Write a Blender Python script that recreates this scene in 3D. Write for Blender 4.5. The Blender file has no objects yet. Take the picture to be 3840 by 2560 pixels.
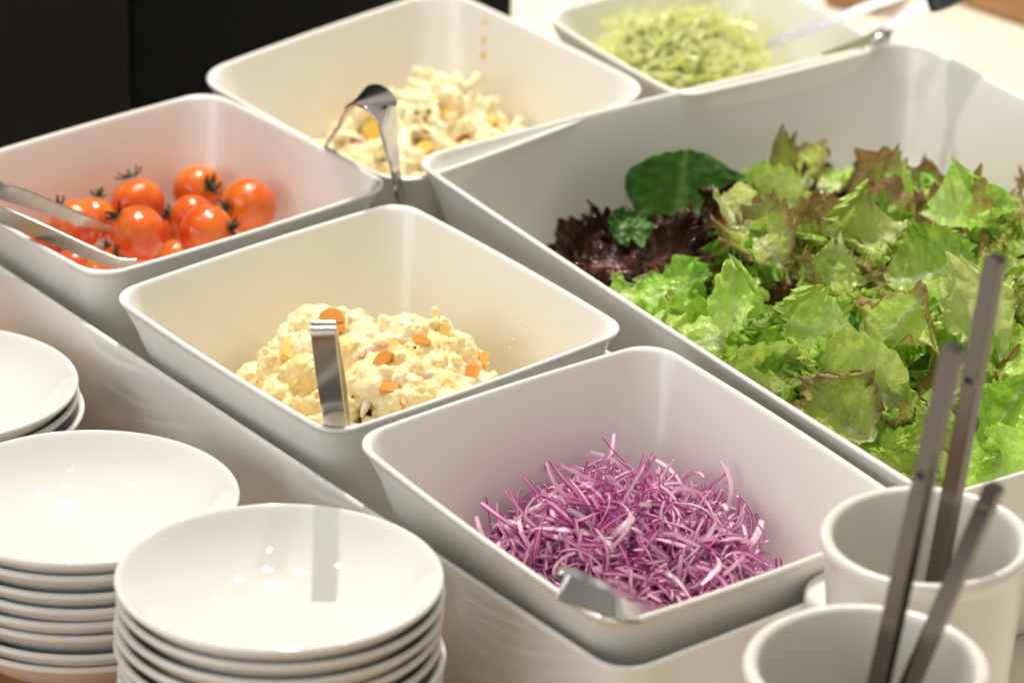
import bpy, bmesh, math, random
import numpy as np
from mathutils import Vector, Matrix, noise

# ------------------------------------------------------------------ units
# Everything is laid out in "bowl units" (one small square bowl is 1 wide = 0.175 m); z = 0 is the rim plane of the
# square bowls, z = -0.60 the counter top.
S = 0.175
H0 = 0.60
CAM = np.array([0.0, -10.4376, 5.16953])
CR = np.array([0.999884, 0.006754, 0.013637])
CU = np.array([-0.015218, 0.443774, 0.896009])
CW = np.array([0.0, 0.896113, -0.443826])
FPX = 16369.378

def W(p):
    return Vector((p[0] * S, p[1] * S, (p[2] + H0) * S))

def at(x, y, z):
    """point of the plane of height z seen at photo pixel x, y"""
    d = (x - 1920) / FPX * CR - (y - 1280) / FPX * CU + CW
    return CAM + d * ((z - CAM[2]) / d[2])

def a2(x, y, z):
    return at(x * 3840 / 2352, y * 3840 / 2352, z)

scene = bpy.context.scene
COL = scene.collection

# ------------------------------------------------------------------ camera
cam_d = bpy.data.cameras.new('camera')
cam = bpy.data.objects.new('camera', cam_d)
COL.objects.link(cam)
cam.matrix_world = Matrix.Translation(W(CAM)) @ Matrix((CR, CU, -CW)).transposed().to_4x4()
cam_d.lens = 153.46
cam_d.sensor_width = 36.0
cam_d.clip_start = 0.1
cam_d.clip_end = 60.0
cam_d.dof.use_dof = True
cam_d.dof.focus_distance = 11.50 * S
cam_d.dof.aperture_fstop = 8.0
cam_d.dof.aperture_blades = 0
scene.camera = cam

# ------------------------------------------------------------------ room light
world = bpy.data.worlds.new('World')
scene.world = world
world.use_nodes = True
wn = world.node_tree
wn.nodes.clear()
wo = wn.nodes.new('ShaderNodeOutputWorld')
bg = wn.nodes.new('ShaderNodeBackground')
tc = wn.nodes.new('ShaderNodeTexCoord')
sep = wn.nodes.new('ShaderNodeSeparateXYZ')
rmp = wn.nodes.new('ShaderNodeValToRGB')
mp = wn.nodes.new('ShaderNodeMapRange')
mp.inputs['From Min'].default_value = -1
mp.inputs['From Max'].default_value = 1
wn.links.new(tc.outputs['Generated'], sep.inputs[0])
wn.links.new(sep.outputs['Z'], mp.inputs['Value'])
wn.links.new(mp.outputs['Result'], rmp.inputs[0])
wn.links.new(rmp.outputs[0], bg.inputs['Color'])
wn.links.new(bg.outputs[0], wo.inputs['Surface'])
e = rmp.color_ramp.elements
e[0].position = 0.30; e[0].color = (0.30, 0.20, 0.12, 1)
e[1].position = 0.95; e[1].color = (0.30, 0.285, 0.26, 1)
m_ = rmp.color_ramp.elements.new(0.52); m_.color = (0.62, 0.57, 0.50, 1)
m2 = rmp.color_ramp.elements.new(0.75); m2.color = (0.40, 0.375, 0.34, 1)
bg.inputs['Strength'].default_value = 0.86

def spot(name, az, el, dist, power, tgt=(0, 0, -0.1), rad=0.03, col=(1.0, 0.935, 0.82), cone=60):
    """ceiling lamp at azimuth az (0 = straight behind the bowls, clockwise) and elevation el, in degrees"""
    d = Vector((math.sin(math.radians(az)) * math.cos(math.radians(el)),
                math.cos(math.radians(az)) * math.cos(math.radians(el)), math.sin(math.radians(el))))
    L = bpy.data.lights.new(name, 'SPOT')
    L.energy = power; L.color = col; L.shadow_soft_size = rad
    L.spot_size = math.radians(cone); L.spot_blend = 0.6
    o = bpy.data.objects.new(name, L)
    COL.objects.link(o)
    t = W(tgt)
    o.location = t + d * dist
    o.rotation_euler = (-d).to_track_quat('-Z', 'Y').to_euler()
    return o

spot('ceiling_spot', -7.5, 60, 2.0, 122, rad=0.022, cone=70)
spot('ceiling_spot', -40, 72, 2.1, 22, rad=0.03)
spot('ceiling_spot', 24, 66, 2.1, 28, rad=0.03)
spot('ceiling_spot', 165, 82, 2.1, 6, rad=0.025)
spot('ceiling_spot', 5, 80, 2.1, 14, rad=0.025)
spot('ceiling_spot', -70, 62, 2.3, 6, rad=0.02)
spot('ceiling_spot', 12, 44, 2.6, 10, rad=0.02)
# a window on the left of the room: cool soft light on the sides that face it
WL = bpy.data.lights.new('window_light', 'AREA')
WL.shape = 'RECTANGLE'; WL.size = 3.8; WL.size_y = 2.2; WL.energy = 64; WL.color = (0.92, 0.95, 1.0)
wl = bpy.data.objects.new('window_light', WL); COL.objects.link(wl)
wl.location = (-3.6, -2.2, 1.25)
wl.rotation_euler = (Vector((0, 0, 0.1)) - wl.location).to_track_quat('-Z', 'Y').to_euler()

vs = scene.view_settings
vs.view_transform = 'Standard'
vs.look = 'None'
vs.exposure = 0.17
vs.gamma = 1.0
vs.use_curve_mapping = False
scene.cycles.max_bounces = 7
scene.cycles.diffuse_bounces = 4
scene.cycles.glossy_bounces = 3
scene.cycles.caustics_reflective = False
scene.cycles.caustics_refractive = False

# ------------------------------------------------------------------ helpers
def tag(o, label, cat, group=None):
    o['label'] = label
    o['category'] = cat
    if group:
        o['group'] = group
    return o

def mesh(name, verts, faces, mat=None, parent=None, smooth=True, attrs=None, units=True):
    me = bpy.data.meshes.new(name)
    if units:
        verts = [tuple(W(v)) for v in verts]
    me.from_pydata([tuple(map(float, v)) for v in verts], [], faces)
    if attrs:
        for k, vals in attrs.items():
            a = me.attributes.new(k, 'FLOAT', 'POINT')
            a.data.foreach_set('value', np.asarray(vals, dtype=np.float32))
    if smooth:
        me.polygons.foreach_set('use_smooth', [True] * len(me.polygons))
    me.update()
    o = bpy.data.objects.new(name, me)
    COL.objects.link(o)
    if mat:
        me.materials.append(mat)
    if parent:
        o.parent = parent
    return o

def place(name, me, parent=None):
    o = bpy.data.objects.new(name, me)
    COL.objects.link(o)
    if parent:
        o.parent = parent
    return o

def empty(name, loc=(0, 0, 0)):
    o = bpy.data.objects.new(name, None)
    COL.objects.link(o)
    o.location = loc
    o.empty_display_size = 0.02
    return o

class NT:
    """small helper to wire procedural materials"""
    def __init__(s, name):
        s.m = bpy.data.materials.new(name)
        s.m.use_nodes = True
        s.t = s.m.node_tree
        s.b = s.t.nodes['Principled BSDF']
        s.out = s.t.nodes['Material Output']
    def n(s, typ, **kw):
        x = s.t.nodes.new(typ)
        for k, v in kw.items():
            if k in x.inputs:
                x.inputs[k].default_value = v
            else:
                setattr(x, k, v)
        return x
    def l(s, a, b):
        s.t.links.new(a, b)
    def coord(s, kind='Object'):
        return s.n('ShaderNodeTexCoord').outputs[kind]
    def noise(s, scale, detail=4, rough=0.55, vec=None):
        x = s.n('ShaderNodeTexNoise')
        x.inputs['Scale'].default_value = scale
        x.inputs['Detail'].default_value = detail
        x.inputs['Roughness'].default_value = rough
        s.l(vec or s.coord(), x.inputs['Vector'])
        return x.outputs['Fac']
    def ramp(s, fac, stops):
        x = s.n('ShaderNodeValToRGB')
        el = x.color_ramp.elements
        el[0].position, el[0].color = stops[0][0], (*stops[0][1], 1)
        el[1].position, el[1].color = stops[-1][0], (*stops[-1][1], 1)
        for p, c in stops[1:-1]:
            k = el.new(p); k.color = (*c, 1)
        s.l(fac, x.inputs[0])
        return x.outputs[0]
    def mix(s, fac, a, b, typ='MIX'):
        x = s.n('ShaderNodeMix', data_type='RGBA', blend_type=typ)
        for i, v in ((0, fac), (6, a), (7, b)):
            if hasattr(v, 'is_linked'):
                s.l(v, x.inputs[i])
            else:
                x.inputs[i].default_value = (*v, 1) if isinstance(v, tuple) else v
        return x.outputs[2]
    def math(s, op, a, b=0.0, clamp=False):
        x = s.n('ShaderNodeMath', operation=op, use_clamp=clamp)
        for i, v in ((0, a), (1, b)):
            if hasattr(v, 'is_linked'):
                s.l(v, x.inputs[i])
            else:
                x.inputs[i].default_value = v
        return x.outputs[0]
    def attr(s, name):
        return s.n('ShaderNodeAttribute', attribute_name=name).outputs['Fac']
    def bump(s, h, strength, dist):
        x = s.n('ShaderNodeBump')
        x.inputs['Strength'].default_value = strength
        x.inputs['Distance'].default_value = dist
        s.l(h, x.inputs['Height'])
        s.l(x.outputs[0], s.b.inputs['Normal'])
        return x.outputs[0]
    def set(s, **kw):
        for k, v in kw.items():
            k = k.replace('_', ' ')
            if hasattr(v, 'is_linked'):
                s.l(v, s.b.inputs[k])
            else:
                s.b.inputs[k].default_value = (*v, 1) if isinstance(v, tuple) and len(v) == 3 and 'Radius' not in k else v

def porcelain(name, col, rough=0.09, warm=0.03):
    t = NT(name)
    f = t.noise(6, 3)
    c2 = (col[0] * (1 - warm), col[1] * (1 - warm * 1.3), col[2] * (1 - warm * 2))
    r = t.noise(40, 5)
    t.set(Base_Color=t.mix(f, col, c2), Roughness=t.math('ADD', t.math('MULTIPLY', r, 0.10), rough - 0.04), IOR=1.5)
    t.bump(t.noise(14, 2), 0.03, 0.002)
    return t.m

M_BOWL = porcelain('white_melamine', (0.865, 0.855, 0.815), 0.16)
M_TRAY = porcelain('white_tray_melamine', (0.85, 0.835, 0.80), 0.08)
M_DISH = porcelain('white_porcelain', (0.78, 0.775, 0.75), 0.05)
M_CUP = porcelain('ivory_porcelain', (0.78, 0.76, 0.70), 0.25)

def steel(name, rough=0.12, col=(0.60, 0.59, 0.57)):
    t = NT(name)
    v = t.n('ShaderNodeMapping')
    v.inputs['Scale'].default_value = (1, 1, 14)
    t.l(t.coord(), v.inputs[0])
    f = t.noise(60, 4, 0.6, v.outputs[0])
    t.set(Base_Color=col, Metallic=1.0, Roughness=t.math('ADD', t.math('MULTIPLY', f, 0.14), rough))
    t.bump(f, 0.04, 0.0005)
    return t.m
M_STEEL = steel('brushed_steel', 0.10)
M_DULL2 = steel('dull_steel', 0.2, (0.48, 0.46, 0.43))
M_DULL = steel('worn_steel', 0.07, (0.14, 0.125, 0.115))
M_STEEL2 = steel('polished_steel', 0.12, (0.68, 0.66, 0.63))

def wood(name, a, b, scale=1.0, rough=0.4):
    t = NT(name)
    v = t.n('ShaderNodeMapping')
    v.inputs['Scale'].default_value = (2.2 * scale, 30 * scale, 30 * scale)
    v.inputs['Rotation'].default_value = (0, 0, math.radians(38))
    t.l(t.coord(), v.inputs[0])
    f = t.noise(2.5, 8, 0.62, v.outputs[0])
    t.set(Base_Color=t.ramp(f, [(0.3, a), (0.52, tuple((x + y) / 2 for x, y in zip(a, b))), (0.72, b)]), Roughness=rough)
    t.bump(f, 0.12, 0.0008)
    return t.m
M_COUNTER = wood('cream_counter_laminate', (0.78, 0.71, 0.58), (0.85, 0.79, 0.68), 0.6, 0.35)
M_BOARD = wood('orange_wood', (0.36, 0.17, 0.055), (0.56, 0.30, 0.11), 1.0, 0.45)
M_BOX = wood('warm_brown_wood', (0.36, 0.175, 0.065), (0.48, 0.26, 0.11), 0.8, 0.5)

def dark():
    t = NT('black_laminate')
    v = t.n('ShaderNodeMapping')
    v.inputs['Scale'].default_value = (60, 60, 3)
    t.l(t.coord(), v.inputs[0])
    f = t.noise(3, 6, 0.6, v.outputs[0])
    t.set(Base_Color=t.ramp(f, [(0.3, (0.003, 0.0023, 0.002)), (0.7, (0.007, 0.0054, 0.005))]), Roughness=0.55)
    t.b.inputs['Specular IOR Level'].default_value = 0.25
    return t.m
M_DARK = dark()
t = NT('matt_black_laminate'); f = t.noise(50, 4)
t.set(Base_Color=t.ramp(f, [(0.3, (0.0015, 0.0015, 0.0015)), (0.7, (0.003, 0.0028, 0.0026))]), Roughness=0.6)
t.b.inputs['Specular IOR Level'].default_value = 0.15
M_BLACK = t.m
t = NT('black_plastic'); f = t.noise(80, 4)
t.set(Base_Color=t.ramp(f, [(0.3, (0.012, 0.011, 0.011)), (0.7, (0.025, 0.022, 0.02))]), Roughness=0.4)
M_PLASTIC = t.m
t = NT('navy_glaze'); f = t.noise(120, 4)
t.set(Base_Color=t.ramp(f, [(0.3, (0.01, 0.018, 0.05)), (0.7, (0.03, 0.05, 0.11))]), Roughness=0.1)
M_NAVY = t.m

# ------------------------------------------------------------------ setting
def box(name, u0, u1, v0, v1, z0, z1, mat, yaw=38, parent=None, bev=0.004):
    """bevelled box given along the rotated axes u, v"""
    c, s = math.cos(math.radians(yaw)), math.sin(math.radians(yaw))
    bm = bmesh.new()
    vs_ = []
    for z in (z0, z1):
        for (u, v) in ((u0, v0), (u1, v0), (u1, v1), (u0, v1)):
            vs_.append(bm.verts.new(W((u * c - v * s, u * s + v * c, z))))
    for f in ((3, 2, 1, 0), (4, 5, 6, 7), (0, 1, 5, 4), (1, 2, 6, 5), (2, 3, 7, 6), (3, 0, 4, 7)):
        bm.faces.new([vs_[i] for i in f])
    if bev:
        bmesh.ops.bevel(bm, geom=bm.edges[:], offset=bev, segments=3, affect='EDGES', profile=0.5)
    me = bpy.data.meshes.new(name)
    bm.to_mesh(me); bm.free()
    me.materials.append(mat)
    return place(name, me, parent)

o = box('counter', -6, 11, -7, 13, -0.85, -0.60, M_COUNTER, bev=0.003)
o['kind'] = 'structure'

pan = empty('dark_partition', W((0, 2.6, -0.6)))
tag(pan, 'near-black laminate partition standing behind the tomato and macaroni bowls', 'partition')
def rel(o, p):
    o.parent = p
    o.matrix_parent_inverse = p.matrix_world.inverted()
    return o
bpy.context.view_layer.update()
rel(box('panel', -6.0, 0.415, 2.50, 2.62, -0.599, 0.95, M_DARK, bev=0.002), pan)
rel(box('panel', 0.43, 1.94, 2.505, 2.62, -0.599, 0.95, M_BLACK, bev=0.002), pan)
bpy.context.view_layer.update()

def settle(root):
    """put every child of an Empty at its place without moving it"""
    bpy.context.view_layer.update()
    inv = root.matrix_world.inverted()
    for ch in root.children:
        ch.matrix_parent_inverse = inv

board = box('serving_board', -2.6, -0.83, -3.4, 2.3, -0.5985, -0.588, M_BOARD, bev=0.0015)
tag(board, 'orange-brown wooden board under the three stacks of white dishes', 'board')

# ------------------------------------------------------------------ square bowls and tray
def rrect(hx, hy, r, b, na=9, ns=14):
    r = min(r, hx * 0.98, hy * 0.98)
    pts = []
    for i, (sx, sy) in enumerate(((1, 1), (-1, 1), (-1, -1), (1, -1))):
        for k in range(na):
            a = (i + k / (na - 1)) * math.pi / 2
            pts.append((sx * (hx - r) + r * math.cos(a), sy * (hy - r) + r * math.sin(a)))
        nx, ny = ((-1, 1), (-1, -1), (1, -1), (1, 1))[i]
        a = (i + 1) * math.pi / 2
        p0 = pts[-1]
        p1 = (nx * (hx - r) + r * math.cos(a), ny * (hy - r) + r * math.sin(a))
        for k in range(1, ns):
            q = k / ns
            pts.append((p0[0] + (p1[0] - p0[0]) * q, p0[1] + (p1[1] - p0[1]) * q))
    out = []
    for x, y in pts:
        X = x + b * (1 - (y / hy) ** 2) * math.copysign(min(1, abs(x) / hx) ** 2, x)
        Y = y + b * (1 - (x / hx) ** 2) * math.copysign(min(1, abs(y) / hy) ** 2, y)
        out.append((X, Y))
    return out

# (inset, depth) outside then over the lip then inside
PROF_OUT = [(0.165, -1.0), (0.150, -0.985), (0.135, -0.93), (0.112, -0.80), (0.088, -0.62), (0.066, -0.45),
            (0.045, -0.28), (0.026, -0.14), (0.010, -0.055), (0.003, -0.02)]
PROF_LIP = [(0.000, -0.008), (0.000, -0.003), (0.003, 0.0005), (0.007, 0.0015), (0.012, 0.0010), (0.0155, -0.003)]

def loft(name, rings, mat, closed_ends=True):
    n = len(rings[0])
    V = [p for r in rings for p in r]
    F = []
    for k in range(len(rings) - 1):
        for i in range(n):
            j = (i + 1) % n
            F.append((k * n + i, k * n + j, (k + 1) * n + j, (k + 1) * n + i))
    if closed_ends:
        F.append(tuple(range(n))[::-1])
        F.append(tuple(range((len(rings) - 1) * n, len(rings) * n)))
    return mesh(name, V, F, mat)

def square_bowl(cx, cy, yaw, hx, hy, r, tx, ty, bottom, floor, label, bulge=0.014, name='square_bowl'):
    c, s = math.cos(yaw), math.sin(yaw)
    D = -bottom
    prof = [(i, z * D) for i, z in PROF_OUT] + PROF_LIP
    fd = -floor
    prof += [(0.0185, -0.012), (0.030, -0.06), (0.058, -0.32 * fd - 0.02), (0.088, -0.62 * fd), (0.116, -0.80 * fd),
             (0.150, -0.915 * fd), (0.195, -0.975 * fd), (0.25, -0.997 * fd), (0.33, -fd)]
    rings = []
    for ins, z in prof:
        pts = rrect(hx - ins, hy - ins, r + ins * 0.55, bulge * (1 - 0.5 * min(1, -z / D)))
        wgt = max(0, 1 + z / D)
        ring = []
        for x, y in pts:
            X, Y = x * c - y * s, x * s + y * c
            ring.append((cx + X, cy + Y, z + wgt * (tx * X + ty * Y)))
        rings.append(ring)
    o = loft(name, rings, M_BOWL)
    return tag(o, label, 'bowl')

FLOOR = -0.45
BOWLS = {
    'tomato': (-1.0303, 1.0159, 0.66, 0.5014, 0.4739, 0.084, 0.0298, -0.0187, -0.55, FLOOR),
    'potato': (-0.3903, 0.1709, 0.6843, 0.5, 0.5095, 0.0777, -0.0032, 0.0122, -0.55, FLOOR),
    'cabbage': (0.3128, -0.7485, 0.6521, 0.4966, 0.5408, 0.0875, -0.0327, 0.0305, -0.55, FLOOR),
    'lettuce': (1.1421, 0.6678, 0.5921, 0.9208, 1.226, 0.0914, -0.0076, -0.0041, -0.598, -0.52),
    'macaroni': (-0.2806, 1.7579, 0.719, 0.4977, 0.4973, 0.1108, 0.0108, 0.0408, -0.598, FLOOR),
    'shredded': (0.612, 2.214, 0.58, 0.39, 0.392, 0.085, 0.0, 0.0, -0.598, -0.42),
}
BL = {
    'tomato': 'square white bowl holding the orange cherry tomatoes',
    'potato': 'square white bowl holding the chunky potato salad with carrot',
    'cabbage': 'square white bowl holding the shredded purple cabbage',
    'lettuce': 'very large rectangular white bowl filled with mixed lettuce leaves',
    'macaroni': 'square white bowl holding the creamy macaroni salad',
    'shredded': 'square white bowl holding the pale green shredded cabbage',
}
for k, v in BOWLS.items():
    square_bowl(*v, BL[k])

def inner(bowl, x, y, z):
    """clearance of a point to the inner wall of a bowl (positive = inside)"""
    cx, cy, yaw, hx, hy, r, tx, ty, bt, fl = BOWLS[bowl]
    c, s = math.cos(yaw), math.sin(yaw)
    X, Y = (x - cx) * c + (y - cy) * s, -(x - cx) * s + (y - cy) * c
    fd = -fl
    ins = np.interp(-z, [-0.1, 0, 0.06, 0.32 * fd + .02, 0.62 * fd, 0.80 * fd, 0.915 * fd, fd], [0.0, 0.03, 0.036, 0.058, 0.088, 0.116, 0.15, 0.25])
    return min(hx - ins - abs(X), hy - ins - abs(Y))

# long white tray that holds the three front bowls
def tray():
    u0, u1, v0, v1, zt = -0.737, 0.332, -1.378, 1.99, -0.12
    cu, cv, hx, hy = (u0 + u1) / 2, (v0 + v1) / 2, (u1 - u0) / 2, (v1 - v0) / 2
    c, s = math.cos(math.radians(38)), math.sin(math.radians(38))
    prof = [(0.03, -0.597), (0.018, -0.594), (0.012, -0.57), (0.006, -0.40), (0.001, zt - 0.02), (0.0, zt - 0.008), (0.002, zt - 0.002),
            (0.007, zt), (0.013, zt), (0.018, zt - 0.003), (0.020, zt - 0.012), (0.022, -0.30), (0.030, -0.53), (0.04, -0.552), (0.06, -0.556)]
    rings = []
    for ins, z in prof:
        rings.append([((x + cu) * c - (y + cv) * s, (x + cu) * s + (y + cv) * c, z) for x, y in rrect(hx - ins, hy - ins, max(0.03, 0.10 - ins * 0.5), 0.0, 9, 30)])
    o = loft('long_tray', rings, M_TRAY)
    tag(o, 'long glossy white tray holding the three smaller bowls of tomatoes, potato salad and purple cabbage', 'tray')
tray()

# ------------------------------------------------------------------ dishes, cups
def lathe(name, prof, mat, n=72, units=True):
    V, F = [], []
    k0 = None
    rows = []
    for r, z in prof:
        if r < 1e-6:
            rows.append([len(V)]); V.append((0, 0, z))
        else:
            rows.append(list(range(len(V), len(V) + n)))
            V += [(r * math.cos(2 * math.pi * i / n), r * math.sin(2 * math.pi * i / n), z) for i in range(n)]
    for a, b in zip(rows[:-1], rows[1:]):
        for i in range(n):
            j = (i + 1) % n
            if len(a) == 1:
                F.append((a[0], b[j], b[i]))
            elif len(b) == 1:
                F.append((a[i], a[j], b[0]))
            else:
                F.append((a[i], a[j], b[j], b[i]))
    V = [(x * S, y * S, z * S) for x, y, z in V]
    return mesh(name, V, F, mat, units=False)

DISH = [(0, -0.160), (0.150, -0.160), (0.160, -0.177), (0.172, -0.177), (0.178, -0.162), (0.20, -0.148), (0.255, -0.126), (0.305, -0.098),
        (0.345, -0.064), (0.372, -0.036), (0.386, -0.020), (0.3945, -0.012), (0.397, -0.005), (0.394, 0.001), (0.387, 0.003), (0.381, 0.000),
        (0.372, -0.010), (0.352, -0.034), (0.318, -0.068), (0.275, -0.097), (0.225, -0.121), (0.192, -0.1305), (0.182, -0.1335), (0.176, -0.1355), (0.10, -0.1362), (0, -0.1365)]
def smooth_prof(p, it=1):
    for _ in range(it):
        q = [p[0]]
        for a, b in zip(p[:-1], p[1:]):
            q += [((a[0] * .75 + b[0] * .25), (a[1] * .75 + b[1] * .25)), ((a[0] * .25 + b[0] * .75), (a[1] * .25 + b[1] * .75))]
        q.append(p[-1]); p = q
    return p
dish0 = lathe('shallow_dish', smooth_prof(DISH), M_DISH, 96)
dish_me = dish0.data
bpy.data.objects.remove(dish0)
rnd = random.Random(7)
BOARD = -0.588
def stack(cx, cy, n, what, jit, tops):
    out = []
    for k in range(n):
        z = BOARD + 0.177 + 0.0415 * k
        o = place('shallow_dish', dish_me)
        j = jit if 0 < k < n - 1 else jit * 0.5
        tl = math.radians(-3.0)
        zz = z - (BOARD + 0.177 + 0.0415 * (n - 1))          # the stack leans a touch, about its top
        o.matrix_world = Matrix.Translation(W((cx + rnd.uniform(-j, j), cy + rnd.uniform(-j, j) - math.sin(tl) * zz, z))) @ Matrix.Rotation(tl + math.radians(rnd.uniform(-.5, .5)), 4, 'X') @ Matrix.Rotation(rnd.uniform(0, 6.28), 4, 'Z')
        if k == n - 1:
            tag(o, tops, 'dish', 'white dishes on ' + what)
        else:
            tag(o, 'white dish nested in ' + what, 'dish', 'white dishes on ' + what)
        out.append(o)
    return out
c1 = (at(416, 2158, 0.004) + at(1678, 2150, 0.004)) / 2
stack(c1[0], c1[1], 11, 'the tall stack beside the purple cabbage bowl', 0.007, 'topmost shallow white dish, crossed by the shadow of the potato salad tongs')
z2 = BOARD + 0.177 + 0.0415 * 7
c2 = at(893, 1868, z2) - np.array([0.394, 0, 0])
stack(c2[0], c2[1], 8, 'the middle dish stack beside the long tray', 0.010, 'topmost shallow white dish of the middle stack, clean and empty')
z3 = BOARD + 0.177 + 0.0415 * 6
c3 = at(296, 1440, z3) - np.array([0.394, 0, 0])
s3 = stack(c3[0], c3[1], 7, 'the low dish stack by the tomato bowl', 0.014, 'topmost shallow white dish of the low stack, rim partly shaded')
# a navy brush stroke painted on the outside of one dish of the low stack
def stroke(o):
    V, F = [], []
    prof = smooth_prof(DISH)
    seg = [(0.255, -0.126), (0.305, -0.098), (0.345, -0.064), (0.372, -0.036)]
    n = 16
    for i in range(n + 1):
        q = i / n
        k = min(2, int(q * 3)); f_ = q * 3 - k
        r = seg[k][0] * (1 - f_) + seg[k + 1][0] * f_ + 0.004
        z = seg[k][1] * (1 - f_) + seg[k + 1][1] * f_ - 0.004
        wd = 0.04 * math.sin(math.pi * min(1, q * 1.05)) + 0.004
        for sgn in (-1, 1):
            a = 0.25 * (q - 0.5) + sgn * wd
            V.append((r * math.cos(a) * S, r * math.sin(a) * S, z * S))
    for i in range(n):
        F.append((2 * i, 2 * i + 2, 2 * i + 3, 2 * i + 1))
    st = mesh('painted_stroke', V, F, M_NAVY, o, units=False)
    st['label'] = 'navy brush stroke on the outside of the dish'
    st.rotation_euler = (0, 0, math.radians(-52) - o.matrix_world.to_euler('XYZ')[2])
stroke(s3[4])

def cup(px, py, z, r, label):
    c = at(px, py, z)
    h = z + 0.60
    k = r / 0.25
    p = [(0, -h + 0.012), (0.15 * k, -h + 0.012), (0.16 * k, -h + 0.001), (0.175 * k, -h + 0.001), (0.19 * k, -h + 0.02), (0.205 * k, -h * 0.7), (0.225 * k, -h * 0.35),
         (0.238 * k, -0.10), (0.241 * k, -0.05), (0.246 * k, -0.035), (0.252 * k, -0.022), (0.253 * k, -0.008), (0.247 * k, 0.004), (0.236 * k, 0.006), (0.224 * k, 0.001),
         (0.219 * k, -0.015), (0.214 * k, -0.06), (0.20 * k, -h * 0.4), (0.18 * k, -h * 0.75), (0.16 * k, -h + 0.06), (0.12 * k, -h + 0.035), (0, -h + 0.03)]
    o = lathe('utensil_cup', smooth_prof(p), M_CUP, 80)
    o.location = W(c)
    tag(o, label, 'cup')
    return c
cB = cup(3475, 2010, 0.15, 0.252, 'ivory cup standing beside the lettuce bowl with one steel handle in it')
cF = cup(3250, 2492, 0.12, 0.279, 'ivory cup with two steel handles, standing in front of the other cup')

# small lidded pot between the cups and the tray
pc = at(3210, 2204, -0.08)
p = [(0, -0.519), (0.10, -0.519), (0.112, -0.505), (0.118, -0.30), (0.120, -0.06), (0.1265, -0.05), (0.128, -0.03), (0.124, -0.012), (0.112, -0.002), (0.06, 0.003), (0, 0.004)]
o = lathe('condiment_pot', smooth_prof(p), M_DISH, 56)
o.location = W(pc)
tag(o, 'small round white pot with a flat lid tucked beside the cups', 'pot')

# ------------------------------------------------------------------ steel utensils
def frame_strip(path, wdir, widths, thick, name, mat, parent=None, sub=10):
    """flat metal strip along a smoothed path; wdir = direction of its width (one or one per point)"""
    P = [np.array(p, float) for p in path]
    n = len(P)
    WD = [np.array(w, float) for w in wdir] if hasattr(wdir[0], '__len__') else [np.array(wdir, float)] * n
    def cr(a, b, c, d, t):
        return 0.5 * ((2 * b) + (-a + c) * t + (2 * a - 5 * b + 4 * c - d) * t * t + (-a + 3 * b - 3 * c + d) * t ** 3)
    pts, wds, ws = [], [], []
    for i in range(n - 1):
        a, b, c, d = P[max(0, i - 1)], P[i], P[i + 1], P[min(n - 1, i + 2)]
        for k in range(sub if i < n - 2 else sub + 1):
            t = k / sub
            pts.append(cr(a, b, c, d, t))
            wds.append(WD[i] * (1 - t) + WD[i + 1] * t)
            ws.append(widths[i] * (1 - t) + widths[i + 1] * t)
    V, F = [], []
    m = len(pts)
    for i in range(m):
        tg = pts[min(m - 1, i + 1)] - pts[max(0, i - 1)]
        tg /= np.linalg.norm(tg) + 1e-9
        wd = wds[i] - tg * (wds[i] @ tg)
        wd /= np.linalg.norm(wd) + 1e-9
        nn = np.cross(tg, wd)
        h, q = ws[i] / 2, thick / 2
        for a, b in ((-h, -q * .4), (-h * .96, -q), (h * .96, -q), (h, -q * .4), (h, q * .4), (h * .96, q), (-h * .96, q), (-h, q * .4)):
            V.append(pts[i] + wd * a + nn * b)
    for i in range(m - 1):
        for j in range(8):
            k = (j + 1) % 8
            F.append((i * 8 + j, i * 8 + k, i * 8 + 8 + k, i * 8 + 8 + j))
    F.append(tuple(range(8))[::-1]); F.append(tuple(range((m - 1) * 8, m * 8)))
    o = mesh(name, V, F, mat, parent)
    md = o.modifiers.new('b', 'EDGE_SPLIT'); md.split_angle = math.radians(42)
    return o

# tongs in the potato salad: a folded strip, fold up, leaning out over the front corner of the bowl
pt = a2(742, 768, 0.40); pb = a2(766, 984, 0.0) + np.array([0, .05, .0])
dirv = (pt - pb)
low = pb - dirv * 0.85 + np.array([0.0, 0.0, 0.0])
nrm = np.cross(dirv, CR); nrm /= np.linalg.norm(nrm)
if nrm @ CW < 0: nrm = -nrm
path = [low + nrm * 0.02, pb + nrm * 0.005, pb + dirv * .5 - nrm * 0.006, pt - dirv * 0.03, pt + nrm * 0.018 + dirv * 0.015, pt + nrm * 0.036 - dirv * 0.03,
        pb + dirv * .5 + nrm * 0.075, pb + nrm * 0.10, low + nrm * 0.11]
o = frame_strip(path, CR, [0.05, 0.060, 0.062, 0.062, 0.062, 0.062, 0.062, 0.060, 0.05], 0.009, 'serving_tongs', M_STEEL)
tag(o, 'folded steel strip tongs standing upright at the corner of the potato salad bowl', 'tongs')

# tongs in the macaroni salad: broad fold up, two arms spreading down into the bowl
wd = (-0.28, -0.96, 0.0)
path = [at(1180, 610, -0.14), at(1222, 548, -0.02), at(1288, 455, 0.13), at(1326, 392, 0.215), at(1356, 366, 0.250), at(1400, 376, 0.262), at(1440, 418, 0.243), at(1460, 480, 0.18), at(1472, 570, 0.09), at(1492, 690, -0.01), at(1510, 760, -0.12)]
o = frame_strip(path, wd, [0.05, 0.06, 0.09, 0.13, 0.14, 0.14, 0.14, 0.12, 0.085, 0.045, 0.03], 0.010, 'serving_tongs', M_STEEL2)
tag(o, 'polished steel tongs with a broad arched fold standing in the macaroni salad', 'tongs')

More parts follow.
